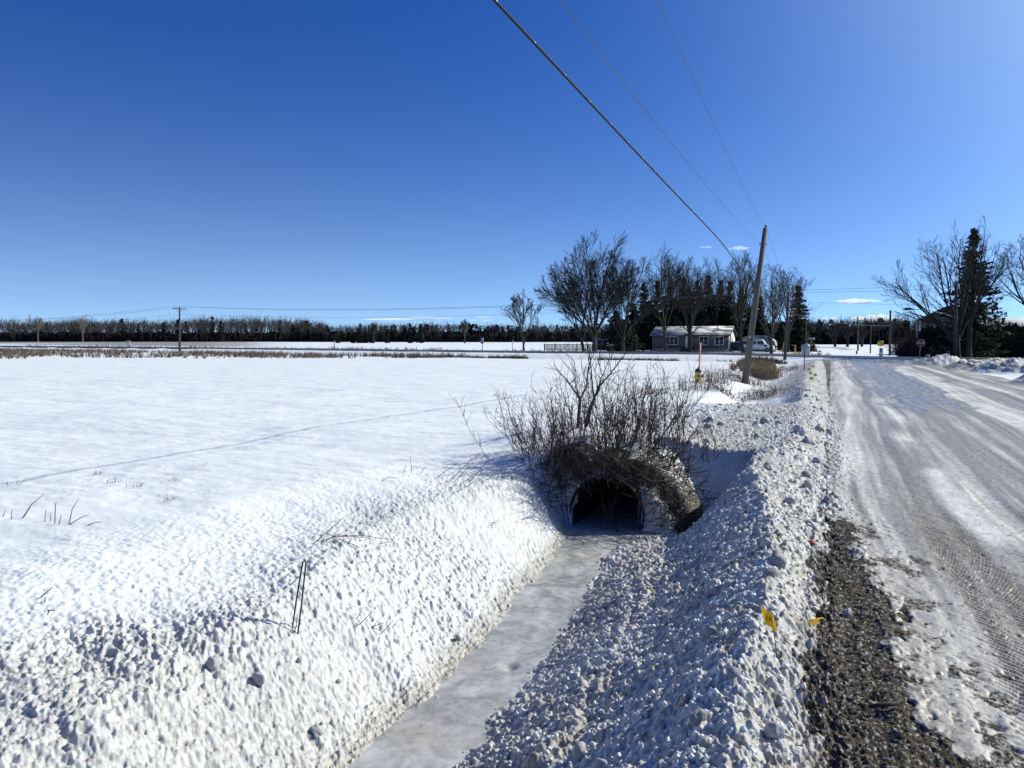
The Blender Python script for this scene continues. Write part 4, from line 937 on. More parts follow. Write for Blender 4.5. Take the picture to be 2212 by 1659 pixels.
# ------------------------------------------------------------------ poles and wires
def pole(px, py, tx, ty, r0, r1, label, m=M_POLE, arm=None, extra=None, depth=None, name='utility_pole'):
    if depth is None:
        b = gp(px, py); depth = float(np.dot(b - [0, 0, EYE], _f))
    else:
        x, y = place(px, depth); b = np.array([x, y, float(base(x, y))])
    tp = at(tx, ty, depth); t = thing(name, b, label, 'utility pole')
    mb = MB(); mb.tube([b - [0, 0, .2], b * .5 + tp * .5, tp], [r0, (r0 + r1) / 2, r1], 14); mb.build('pole', m, t, True)
    if arm:
        for (fr_, half) in arm:
            c = b + (tp - b) * fr_; dy = np.array([0., 1, 0]) if extra == 'y' else np.array([0, 1., 0]) * .97 + np.array([.2, 0, 0])
            mb = MB(); mb.tube([c - dy * half, c + dy * half], .055, 4); ar = mb.build('crossarm', m, t)
            for s_ in (-.92, .92):
                mb = MB(); q = c + dy * half * s_; mb.tube([q + [0, 0, .05], q + [0, 0, .12], q + [0, 0, .2]], [.03, .05, .03], 8); mb.build('insulator', M_GALV, t)
            mb = MB(); mb.tube([c - dy * half * .55, c - (tp - b) / np.linalg.norm(tp - b) * .5], .02, 5); mb.tube([c + dy * half * .55, c - (tp - b) / np.linalg.norm(tp - b) * .5], .02, 5); mb.build('brace', M_DSTEEL, t)
    return b, tp, t
b0, t0, near = pole(1608, 827, 1653.5, 493, .155, .10, 'weathered wooden pole leaning right beside the ditch, nearest pole', M_POLE)
dep0 = float(np.dot(b0 - [0, 0, EYE], _f))
mb = MB(); mb.tube([t0, t0 + [.01, 0, .05], t0 + [.01, 0, .06], t0 + [.01, 0, .13], t0 + [.01, 0, .15]], [.02, .02, .06, .045, .02], 10); mb.build('pin_insulator', M_HCAP, near, True)
c1 = at(1645, 527, dep0); mb = MB(); mb.tube([c1 + _r * -.12, c1 + _r * .26], .025, 6); mb.tube([c1 + _r * .2 + [0, 0, -.04], c1 + _r * .2 + [0, 0, .05]], [.05, .035], 8); mb.build('side_bracket', M_DSTEEL, near)
c2 = at(1625, 602, dep0); mb = MB(); mb.box(c2 + [-.1, -.05, 0], (.12, .1, .16)); mb.build('cable_clamp', M_DSTEEL, near)
mb = MB(); q = b0 + (t0 - b0) * .30; mb.box(q + [-.02, -.155, 0], (.09, .02, .13)); mb.build('tag_plate', M_GALV, near)
b2, t2, _ = pole(1695, 777, 1704, 630, .13, .09, 'slim dark wooden pole beside the crossing road, second along the ditch', M_DPOLE)
b3, t3, _ = pole(388, 760, 388, 663.5, .15, .10, 'lone pole with a crossarm at the left, out by the crossing road', M_DPOLE, arm=[(.965, .95)])
b5, t5, _ = pole(1854, 755, 1853, 684, .15, .10, 'plain pole in the snow beyond the intersection', M_DPOLE, depth=128)
b6, t6, _ = pole(1923, 765, 1923.6, 670, .14, .10, 'pole with a crossarm beyond the intersection', M_DPOLE, arm=[(.95, .8)], depth=88)
b7, t7, _ = pole(1881, 762, 1881, 702, .09, .07, 'short thin pole between the two poles beyond the intersection', M_DPOLE, depth=102)
b4, t4, _ = pole(1742, 765, 1741, 684, .11, .08, 'thin pole before the conical spruce, behind the back turned sign', M_DPOLE, depth=104)
b8, t8, lp = pole(2064, 782, 2066, 612, .15, .11, 'pole carrying a street light arm among the trees on the right', M_DPOLE, depth=62)
mb = MB(); s_ = at(2064, 686, 62); mb.tube([s_, at(2040, 678, 62), at(2010, 671, 62), at(1972, 668, 62)], [.035, .03, .028, .025], 7); arm_ = mb.build('lamp_arm', M_GALV, lp, True)
mb = MB(); mb.tube([at(1975, 668, 62), at(1966, 667, 62), at(1956, 667.5, 62), at(1951, 668.5, 62)], [.04, .10, .10, .05], 8); mb.build('lamp_head', M_DSTEEL, lp, True)

def wire(P, r, label, m=M_WIRE, name='overhead_wire', n=5, group='overhead wires', clips=False):
    P = np.asarray(P, float); mb = MB(); mb.tube(P, r, n, False)
    o = single(mb, name, m, P[0]); tag(o, label, 'cable' if 'cable' in name else 'wire', group)
    if clips:
        d = np.concatenate([[0], np.cumsum(np.linalg.norm(np.diff(P, axis=0), axis=1))])
        for s in np.arange(26., d[-1] - 1, 1.1):
            q = np.array([np.interp(s, d, P[:, k]) for k in range(3)]); q2 = np.array([np.interp(s + .035, d, P[:, k]) for k in range(3)])
            mb = MB(); mb.tube([q + [.0, 0, .004], q2 + [0, 0, .004]], r * 1.12, 5); mb.build('lashing_clip', M_CLIP, o)
    return o
def sagwire(A, B, sag, n=50):
    A = np.array(A, float); B = np.array(B, float); t = np.linspace(0, 1, n)[:, None]; P = A * (1 - t) + B * t; P[:, 2] -= 4 * sag * (t * (1 - t))[:, 0]; return P
def fitwire(pts, X, end, back):
    """through measured heights in the plane of the line, on to the next pole behind"""
    q = np.array([(np.array(ray(px, py)) * (X / ray(px, py)[0])) + [0, 0, EYE] for px, py in pts]); c = np.polyfit(q[:, 1], q[:, 2], 2)
    ys = np.linspace(back, end[1], 90); z = np.polyval(c, ys); z += (end[2] - np.polyval(c, end[1])) * ss(end[1] - 12, end[1], ys)
    x = X + (end[0] - X) * ss(end[1] - 14, end[1], ys); return np.stack([x, ys, z], 1)
wire(fitwire([(1076, 0), (1130, 68), (1232, 182), (1345, 300), (1470, 430), (1550, 510), (1608, 572)], -3.33, c2 + [-.1, 0, 0], -22), .017, 'thick black lashed cable running low overhead to the leaning pole', M_WIRE, 'overhead_cable', 7, clips=True)
wire(fitwire([(1212, 0), (1300, 120), (1400, 247), (1500, 370), (1580, 460), (1640, 520)], -2.76, c1, -22), .0052, 'thin middle wire overhead, ending at the bracket of the leaning pole', M_ALU)
wire(fitwire([(1420, 0), (1500, 170), (1570, 330), (1620, 430), (1652, 485)], -2.5, t0 + [.01, 0, .12], -22), .0048, 'thin topmost wire overhead, ending at the tip of the leaning pole', M_ALU)
wire(sagwire(t0 + [.01, 0, .12], t2 + [0, 0, .05], .15), .006, 'thin wire from the tip of the leaning pole to the second pole', M_ALU)
wire(sagwire(c1, t2 + [0, 0, -.5], .2), .006, 'thin wire from the bracket of the leaning pole to the second pole', M_ALU)
wire(sagwire(c2, b2 + (t2 - b2) * .70, .25), .016, 'black cable from the leaning pole down to the second pole', M_WIRE, 'overhead_cable')
wire(sagwire(b2 + (t2 - b2) * .69, b6 + (t6 - b6) * .66, .35), .02, 'pale low cable crossing from the second pole to the crossarm pole', M_POLE, 'overhead_cable')
wire(sagwire(t3 + [0, -.8, .1], t2 + [0, 0, .12], .9), .012, 'upper front wire of the left line along the crossing road', M_ALU)
wire(sagwire(t3 + [0, .8, .1], t2 + [0, .2, .02], .9), .012, 'upper back wire of the left line along the crossing road', M_ALU)
wire(sagwire(b3 + (t3 - b3) * .84, b2 + (t2 - b2) * .86, .8), .010, 'lower wire of the left line along the crossing road', M_ALU)
L3 = np.array([t3[0] - 95, t3[1] + 12, t3[2] + .1])
wire(sagwire(t3 + [0, -.8, .1], L3 + [0, -.8, 0], 1.3), .012, 'upper front wire leaving the lone pole toward the left edge', M_ALU)
wire(sagwire(t3 + [0, .8, .1], L3 + [0, .8, 0], 1.3), .012, 'upper back wire leaving the lone pole toward the left edge', M_ALU)
wire(sagwire(b3 + (t3 - b3) * .84, L3 + [0, 0, -1.1], 1.2), .010, 'lower wire leaving the lone pole toward the left edge', M_ALU)
wire(sagwire(t2 + [0, 0, .12], t8 + [0, 0, 0], .1), .011, 'upper wire crossing the road to the street light pole', M_ALU)
wire(sagwire(t2 + [0, .2, -.05], t8 + [0, 0, -.35], .1), .011, 'second wire crossing the road to the street light pole', M_ALU)
wire(sagwire(b2 + (t2 - b2) * .86, b8 + (t8 - b8) * .72, .1), .009, 'lowest thin wire crossing the road to the street light pole', M_ALU)

# ------------------------------------------------------------------ signs
def text_mesh(s, size, name, m, M4, parent, depth=.002):
    cu = bpy.data.curves.new('lettering', 'FONT'); cu.body = s; cu.size = size; cu.extrude = depth / 2; cu.align_x = 'CENTER'; cu.align_y = 'CENTER'
    o = bpy.data.objects.new('lettering', cu); COL.objects.link(o); bpy.context.view_layer.update()
    dg = bpy.context.evaluated_depsgraph_get(); me = bpy.data.meshes.new_from_object(o.evaluated_get(dg)); bpy.data.objects.remove(o)
    me.transform(M4); me.materials.clear(); me.materials.append(m); me.name = name
    return link(name, me, parent)
def face_frame(normal, up=(0, 0, 1)):
    n_ = Vector(normal).normalized(); u_ = Vector(up); r_ = u_.cross(n_).normalized(); u_ = n_.cross(r_)
    return Matrix(((r_.x, u_.x, n_.x), (r_.y, u_.y, n_.y), (r_.z, u_.z, n_.z))).to_4x4()
def plate_sign():
    x, y = place(1739, 39); z = float(base(x, y)); t = thing('road_sign', (x, y, z), 'grey back of a rectangular road sign on a dark post on the bank', 'road sign')
    def W(px, py, d=39): return at(px, py, d)
    mb = MB(); mb.tube([np.array([x, y, z - .2]), W(1738, 744, 39)], .024, 6); mb.build('post', M_DSTEEL, t)
    pl = [W(px, py, 39.05) for px, py in [(1731, 768), (1730.5, 744.5), (1736, 744), (1744, 743.6), (1749, 745), (1750, 749), (1749.5, 765), (1747, 768)]]
    mb = MB(); mb.prism(pl, np.array([0, .012, 0])); mb.build('plate', M_SIGNB, t)
    c = W(1743, 745, 39.15); mb = MB(); th = np.linspace(0, 2 * np.pi, 9)[:-1] + .39; mb.prism([c + np.array([.11 * math.cos(a), 0, .11 * math.sin(a)]) for a in th], np.array([0, .01, 0])); mb.build('upper_plate', M_SIGNB, t)
plate_sign()
def stop_sign():
    dep = 60; x, y = place(1986.5, dep); z = float(base(x, y)); t = thing('stop_sign', (x, y, z), 'red stop sign on a pale post at the right of the intersection', 'stop sign')
    c = at(1989, 741, dep); n_ = np.array([-.12, -1, 0.]); n_ /= np.linalg.norm(n_); M = face_frame(n_)
    mb = MB(); mb.tube([np.array([x, y, z - .2]), c + [0, .03, .1]], .035, 6); mb.build('post', M_GALV, t)
    def octa(r, off): return [c + np.array((M @ Vector((r * math.cos(a), r * math.sin(a), off)))) for a in np.arange(8) * np.pi / 4 + np.pi / 8]
    mb = MB(); mb.prism(octa(.31, 0), -n_ * .012); mb.build('border', M_WHITE, t)
    mb = MB(); mb.prism(octa(.285, .006), -n_ * .008); mb.build('face', M_REDP, t)
    mm = M.copy(); mm.translation = Vector(c + n_ * .012 - np.array(t.location)); mm = Matrix.Translation(mm.translation) @ face_frame(n_); text_mesh('STOP', .25, 'lettering', M_WHITE, mm, t)
stop_sign()
def street_sign():
    dep = 62; x, y = place(1747, dep); z = float(base(x, y)); t = thing('street_name_sign', (x, y, z), 'small pale street name blade on a thin post at the intersection', 'street sign')
    tp = at(1752, 733, dep); mb = MB(); mb.tube([np.array([x, y, z - .1]), tp], .022, 6); mb.build('post', M_GALV, t)
    a = at(1746, 728.5, dep); e = at(1760, 730.5, dep); mb = MB(); mb.prism([a, e, e - [0, 0, .16], a - [0, 0, .16]], np.array([0, .02, 0])); mb.build('blade', M_SIGNB, t)
street_sign()
def far_sign(px, top, bot, dep, w_, h_, label, name, m_post=M_GALV, bars=()):
    x, y = place(px, dep); z = float(base(x, y)); t = thing(name, (x, y, z), label, 'sign')
    tp = at(px, top, dep); mb = MB(); mb.tube([np.array([x, y, z - .1]), tp], .035, 6); mb.build('post', m_post, t)
    mb = MB(); c = tp - [0, .05, h_ / 2]; mb.box(c, (w_, .02, h_)); pl = mb.build('panel', M_WHITE, t)
    for (dx, dz, ww, hh, m) in bars:
        mb = MB(); mb.box(c + [dx, -.015, dz], (ww, .008, hh)); mb.build('marking', m, t)
far_sign(1042, 730, 763, 84, .34, .66, 'small white road sign on a post beyond the crossing road', 'road_sign', M_GALV, ((0, .18, .14, .14, M_BLACK), (.02, -.16, .2, .12, M_BLACK)))
far_sign(277, 736.5, 750, 140, 1.15, 1.15, 'white property board with red lettering band standing in the far left field', 'property_board', M_GALV, ((0, .38, 1.0, .1, M_REDP), (-.05, .22, .8, .05, M_REDP), (.28, -.34, .3, .4, M_BLUE), (-.2, -.1, .5, .05, M_BLUE)))
def yellow_box():
    x, y = place(1904, 84); z = float(base(x, y)); t = thing('utility_cabinet', (x, y, z), 'grey utility cabinet in the snow beyond the intersection', 'utility cabinet')
    mb = MB(); mb.box((x, y, z + .42), (.36, .36, .9)); mb.build('body', M_SIGNB, t); mb = MB(); mb.box((x, y, z + .885), (.42, .42, .04)); mb.build('lid', M_DSTEEL, t)
    mb = MB(); mb.box((x, y - .19, z + .45), (.28, .012, .7)); mb.build('door', M_GALV, t)
    x, y = place(1902, 92); z = float(base(x, y)); t = thing('warning_sign', (x, y, z), 'square yellow warning sign on a post above the grey cabinet', 'sign')
    tp = at(1902, 735.5, 92); mb = MB(); mb.tube([np.array([x, y, z]), tp], .03, 6); mb.build('post', M_GALV, t)
    mb = MB(); mb.box(tp - [0, .05, .36], (.66, .02, .66)); mb.build('panel', M_YEL, t)
yellow_box()
def post(px, top, bot, dep, r, m, label, name='marker_post', cat='post', lean=0, cap=None):
    x, y = place(px, dep); z = float(base(x, y)); tp = at(px + lean, top, dep)
    mb = MB(); b = np.array([x, y, z]); mb.tube([b - [0, 0, .1], b * .1 + tp * .9, tp], [r, r, r * .9], 8); 
    o = single(mb, name, m, b); tag(o, label, cat); return o
post(1718.5, 746, 766, 76, .05, M_ORG, 'orange marker post at the far side of the crossing road, left of the spruce foot')
post(1690, 739, 770, 72, .04, M_STRAW, 'thin tan post left of the second pole', lean=3)
post(1107, 735.5, 761, 84, .035, M_WHITE, 'thin white marker stake left of the slender bare tree')
post(722, 735.5, 757, 96, .06, M_ORG, 'faded orange marker post in weeds by the crossing road')
post(2033, 770, 782, 60, .17, M_DPOLE, 'short dark stump in the snow left of the big trunks', 'stump', 'stump')
post(2048, 759, 783, 60, .13, M_DPOLE, 'dark wooden post stub left of the big trunks', 'stump', 'stump')
post(1851, 757.5, 762, 96, .10, M_BLACK, 'tiny black post cap in the snow beyond the intersection')
x, y = place(2005, 57); z = float(base(x, y)); mb = MB(); mb.box((x, y, z + .12), (.28, .28, .5)); mb.box((x, y, z + .39), (.32, .32, .04)); tag(single(mb, 'utility_pedestal', M_SIGNB, (x, y, z)), 'pale green utility pedestal half sunk in the snow heap', 'utility box')

# ------------------------------------------------------------------ small utility flags
def tiny_flag(px, py, label, dep=None):
    b = gp(px, py + 7) ; z = H(b[0], b[1]); b = np.array([b[0], b[1], z]); t = thing('marker_flag', b, label, 'marker flag', 'small yellow utility flags on the bank')
    mb = MB(); mb.tube([b - [0, 0, .05], b + [.01, 0, .30]], .0035, 5); mb.build('wire_stem', M_DSTEEL, t)
    p = b + [.01, 0, .30]; mb = MB(); q = [p, p + [.12, .02, -.02], p + [.11, .04, -.11], p - [0, 0, .10]]; mb.prism(q, np.array([0, .002, 0])); mb.build('flag', M_YEL, t)
for px, py, l in [(1753.5, 796, 'farthest yellow flag, right of the sign post'), (1744.6, 803, 'yellow flag at the foot of the sign post'), (1747, 812, 'brightest yellow flag just nearer than the sign post'), (1757, 817, 'yellow flag right of the brightest one'), (1748.5, 827, 'nearest of the small yellow flags before the sign'), (2144, 787, 'tiny yellow flag on the snow heap right of the big trunks')]:
    tiny_flag(px, py, l)
def gas_flag():
    f = lambda cx, cy: ((2650 + cx * .2712) / 1.736, (2150 + cy * .2712) / 1.736)
    g = gp(1679.6, 1426); z = H(g[0], g[1]); b = np.array([g[0], g[1], z]); dep = float(np.dot(b - [0, 0, EYE], _f)) - .02
    t = thing('gas_marker_flag', b, 'yellow gas marker flag on a thin wire, near on the right bank', 'marker flag')
    W = lambda cx, cy, dd=0: at(*f(cx, cy), dep + dd)
    mb = MB(); mb.tube([b - [0, 0, .06], W(950, 950), W(925, 790), W(903, 550)], .0022, 6); mb.build('wire_stem', M_DSTEEL, t)
    n = 9; TL, TR_, BR, BL = W(745, 458, -.012), W(905, 552), W(918, 762), W(808, 700, -.012)
    V = []; Q = []
    for i in range(n):
        for j in range(n):
            u_, v_ = i / (n - 1), j / (n - 1); p = (TL * (1 - u_) + TR_ * u_) * (1 - v_) + (BL * (1 - u_) + BR * u_) * v_
            V.append(p - _f * .006 * math.sin(u_ * math.pi) * (1 - .3 * v_))
    for i in range(n - 1):
        for j in range(n - 1): a = i * n + j; Q.append([a, a + 1, a + n + 1, a + n])
    m, nn, l, p_ = nodes('yellow_film'); p_.inputs['Base Color'].default_value = (.80, .47, .012, 1); p_.inputs['Roughness'].default_value = .45
    tr = nn.new('ShaderNodeBsdfTranslucent'); tr.inputs[0].default_value = (.9, .5, .01, 1); mx = nn.new('ShaderNodeMixShader'); mx.inputs[0].default_value = .45
    l.new(p_.outputs[0], mx.inputs[1]); l.new(tr.outputs[0], mx.inputs[2]); l.new(mx.outputs[0], nn['Material Output'].inputs[0])
    mb = MB(); mb.add(V, Q); fl = mb.build('flag', m, t, True)
    mb = MB(); mb.add([W(903, 552, -.003), W(925, 600, -.006), W(982, 788, .0), W(925, 790, -.002), W(912, 700, -.004)], None, [[0, 4, 1], [1, 4, 3], [1, 3, 2]]); mb.build('folded_edge', m, t)
    # the word is seen from behind: mirrored
    rgt = (BR + TR_) / 2 - (TL + BL) / 2; rgt /= np.linalg.norm(rgt); dwn = (BL - TL); dwn /= np.linalg.norm(dwn); nrm_ = np.cross(rgt, dwn); nrm_ /= np.linalg.norm(nrm_)
    if np.dot(nrm_, _f) > 0: nrm_ = -nrm_
    def put(ch, cx, cy, size):
        c = W(cx, cy, -.0145 if cx < 860 else -.008); M = Matrix([[-rgt[0], -dwn[0], nrm_[0], 0], [-rgt[1], -dwn[1], nrm_[1], 0], [-rgt[2], -dwn[2], nrm_[2], 0], [0, 0, 0, 1]])
        text_mesh(ch, size, 'lettering', M_BLACK, Matrix.Translation(Vector(c - b)) @ M, t, .0006)
    put('S', 830, 610, .040); put('A', 882, 640, .040)
    # the second flag lies crumpled at the road edge
    g = gp(*f(1480, 720)); z = H(g[0], g[1]); b2_ = np.array([g[0], g[1], z]); dep2 = float(np.dot(b2_ - [0, 0, EYE], _f)); t2_ = thing('fallen_marker_flag', b2_, 'yellow marker flag lying crumpled on a snow lump at the road edge', 'marker flag')
    W2 = lambda cx, cy, dd=0: at(*f(cx, cy), dep2 + dd)
    mb = MB(); pl = [(1370, 720, -.03), (1450, 722, -.05), (1560, 695, -.03), (1550, 640, 0), (1600, 622, .04), (1650, 650, .06), (1600, 605, .08), (1500, 625, .04), (1400, 650, .0)]
    P = [W2(*q) for q in pl]; mb.add(P, None, [[0, 1, 8], [1, 7, 8], [1, 2, 3], [1, 3, 7], [3, 4, 7], [4, 6, 7], [4, 5, 6]]); mb.build('flag', m, t2_, True)
    mb = MB(); th = np.linspace(.5, 4.9, 12); c = (1450, 672); mb.tube([W2(c[0] + 26 * math.cos(a), c[1] - 22 * math.sin(a), -.035) for a in th], .0024, 5); mb.build('lettering', M_BLACK, t2_)
    mb = MB(); mb.tube([W2(1500, 870, -.1), W2(1560, 930, -.1), W2(1650, 975, -.1), W2(1800, 1000, -.1)], .002, 5); mb.build('wire_stem', M_DSTEEL, t2_)
gas_flag()
# red litter, plastic strip, wood
g = gp(1750, 1180); z = H(g[0], g[1]); mb = MB(); th = np.linspace(0, 3.0, 7)
mb.prism([np.array([g[0] + .03 * math.cos(a), g[1] + .01, z + .002 + .018 * math.sin(a)]) for a in th], np.array([.01, .05, .005])); tag(single(mb, 'plastic_scrap', M_REDP, (g[0], g[1], z)), 'small red plastic scrap half buried at the foot of the bank', 'litter')
g = gp(1910, 1533); z = H(g[0], g[1]) + .012; mb = MB(); a = at(1876, 1536, 1) ; A = gp(1877, 1537); B = gp(1943, 1530); A[2] = z + .012; B[2] = z + .016
mb.tube([A, A * .5 + B * .5 + [0, 0, .004], B], [.008, .011, .009], 6); tag(single(mb, 'wood_strip', M_TWIG, A), 'flat broken stick lying on the dark gravel', 'stick')

# ------------------------------------------------------------------ lumps of ploughed snow
def lump_mesh(seed, sub=3):
    import bmesh
    bm = bmesh.new(); bmesh.ops.create_icosphere(bm, subdivisions=sub, radius=1); rg = np.random.RandomState(seed)
    off = rg.uniform(0, 50, 3); sc3 = rg.uniform(.7, 1.25, 3)
    co = np.array([v.co[:] for v in bm.verts]); n = 1 + (fbm(co[:, 0] * 1.6 + off[0], co[:, 1] * 1.6 + co[:, 2] * 1.3 + off[1], 500 + seed, 4) - .5) * .9
    co = co * n[:, None] * sc3
    for v, c in zip(bm.verts, co): v.co = c
    me = bpy.data.meshes.new('snow_lump'); bm.to_mesh(me); bm.free()
    me.polygons.foreach_set('use_smooth', np.ones(len(me.polygons), bool)); return me
M_LUMP = mat('dirty_snow_lump', (.38, .38, .37), .7, .3, 9, .012, .15, col2=(.62, .63, .64))
M_LUMPD = mat('grey_snow_lump', (.20, .19, .175), .65, .4, 9, .01, .3, col2=(.5, .5, .5))
protos = [lump_mesh(i) for i in range(6)]
for i, me in enumerate(protos): me.materials.append(M_LUMP if i % 3 else M_LUMPD)
rg = np.random.RandomState(12)
def lump(x, y, r, k, lab, grp):
    z = H(x, y); o = bpy.data.objects.new('snow_lump', protos[k]); COL.objects.link(o); o.location = (x, y, z + r * .25); o.rotation_euler = tuple(rg.uniform(0, 6.28, 3)); o.scale = (r, r, r * .8)
    tag(o, lab, 'snow lump', grp)
for (px, py, r, lab) in [(1585, 1470, .030, 'dark lump casting a long shadow low on the right bank'), (1655, 1180, .05, 'lump halfway up the right bank level with the culvert'), (1680, 1225, .07, 'long dark lump on the crest left of the soil patch'),
                         (1665, 1252, .05, 'dark lump just below the long one on the crest'), (1770, 930, .09, 'big grey lump fallen onto the road edge'), (1765, 1000, .07, 'rounded lump at the road edge level with the thicket'),
                         (1745, 960, .10, 'large angular slab on the crest of the ridge'), (1725, 940, .12, 'largest pale slab leaning on the crest'), (1600, 1500, .03, 'small lump below the yellow flag'), (1672, 1600, .045, 'grey lump nearest the camera on the right bank'),
                         (1125, 1330, .028, 'left of the two stones frozen on the ditch ice'), (1185, 1322, .026, 'right of the two stones frozen on the ditch ice'), (1150, 1338, .022, 'small lump of ice between the two stones'),
                         (990, 1385, .03, 'brown lump at the left edge of the ice'), (685, 1590, .05, 'pale lump low on the left bank'), (560, 1480, .05, 'round lump on the near left bank'), (460, 1440, .045, 'lump at the top of the near left bank')]:
    g = gp(px, py); k = 3 if 'dark' in lab or 'brown' in lab or 'stones' in lab else rg.randint(1, 3)
    lump(g[0], g[1], r, 0 if k == 3 else k, lab, 'single lumps that stand out')
for i in range(48):
    y = 2.6 + 22 * rg.random() ** 1.3; x = rg.normal() * .28 - .38
    if rg.random() < .3: x = rg.uniform(-1.7, -.3)
    if x > .35: continue
    rr = rg.uniform(.018, .05) * (1 + .03 * y); kk = rg.randint(0, 6)
    sz = 'tiny' if rr < .026 else 'small' if rr < .036 else 'fist sized' if rr < .048 else 'large'
    lump(x, y, rr, kk, '%s %s ridge snow lump %s, %s' % (sz, 'pale' if kk % 3 else 'dirty grey', 'low on the slope' if x < -1 else 'on the ditch side' if x < -.6 else 'on the crest' if x < -.25 else 'on the road side' if x < 0 else 'at the road edge',
         'nearest' if y < 3.4 else 'beside the yellow flag' if y < 4.7 else 'beside the soil patch' if y < 7 else 'by the ice end' if y < 9 else 'level with the culvert' if y < 11 else 'level with the thicket' if y < 14 else 'beside the crossing' if y < 19 else 'beyond the crossing'), 'lumps of ploughed snow on the roadside bank')
for i in range(26):
    x, y, rr, kk = rg.uniform(-3.9, -1), rg.uniform(12, 19), rg.uniform(.03, .08), rg.randint(0, 6)
    lump(x, y, rr, kk, '%s %s snow lump on the crossing, %s, %s' % ('small' if rr < .05 else 'big', 'pale' if kk % 3 else 'dark', 'field side' if x < -3 else 'middle' if x < -2 else 'road side', 'near the thicket' if y < 14.3 else 'midway' if y < 16.7 else 'by the far hollow'), 'lumps on the crossing above the culvert')
for i in range(16):
    x, y, rr = rg.uniform(-3.8, -2.7), rg.uniform(1.8, 4), rg.uniform(.012, .028)
    lump(x, y, rr, rg.randint(1, 3), '%s snow lump on the left bank, %s, %s' % ('small' if rr < .020 else 'big', 'low by the ice' if x > -3 else 'halfway up' if x > -3.4 else 'at the top', 'nearest' if y < 2.6 else 'before the wire hoop' if y < 3.3 else 'beyond the wire hoop'), 'lumps on the near left bank')
# crumbs, one mass
V0 = np.array([[1, 0, -.3], [-.5, .86, -.3], [-.5, -.86, -.3], [0, 0, 1], [.6, .5, .4], [-.7, 0, .4]]) 
OCT = np.array([[1, 0, 0], [-1, 0, 0], [0, 1, 0], [0, -1, 0], [0, 0, 1], [0, 0, -1.]]); OF = np.array([[0, 2, 4], [2, 1, 4], [1, 3, 4], [3, 0, 4], [2, 0, 5], [1, 2, 5], [3, 1, 5], [0, 3, 5]])
n = 26000; xx = np.concatenate([rg.uniform(-1.9, .25, 13000), rg.uniform(-4.6, -2.5, 8000), rg.uniform(-3.9, -.2, 5000)]); yy = np.concatenate([2.2 + 16 * rg.random(13000) ** 1.6, 1.6 + 7 * rg.random(8000) ** 1.2, rg.uniform(10.5, 19, 5000)])
keep = ((crumb(xx, yy) > .25) | ((xx > 0) & (rg.random(n) < .15) & (shoulder(xx, yy) < .1))) & ((xx > -2.5) | (yy > 9.5) | (rg.random(n) < .0)) & (rg.random(n) < .4) & (shoulder(xx, yy) < .1); xx = xx[keep]; yy = yy[keep]; zz = base(xx, yy) + rough(xx, yy)
keep = zz > -.79; xx, yy, zz = xx[keep], yy[keep], zz[keep]; n = len(xx); rr = rg.uniform(.004, .014, n) * (1 + .05 * yy)
Vv = OCT[None] * rr[:, None, None] * rg.uniform(.6, 1.4, (n, 1, 3)) + rg.normal(size=(n, 6, 3)) * rr[:, None, None] * .2 + np.stack([xx, yy, zz + rr * .3], 1)[:, None]
me = mesh('snow_crumbs', Vv.reshape(-1, 3), None, (OF[None] + (np.arange(n) * 6)[:, None, None]).reshape(-1, 3), M_SNOW); tag(link('snow_crumbs', me), 'loose snow crumbs scattered over the banks', 'snow crumbs', None, 'stuff')

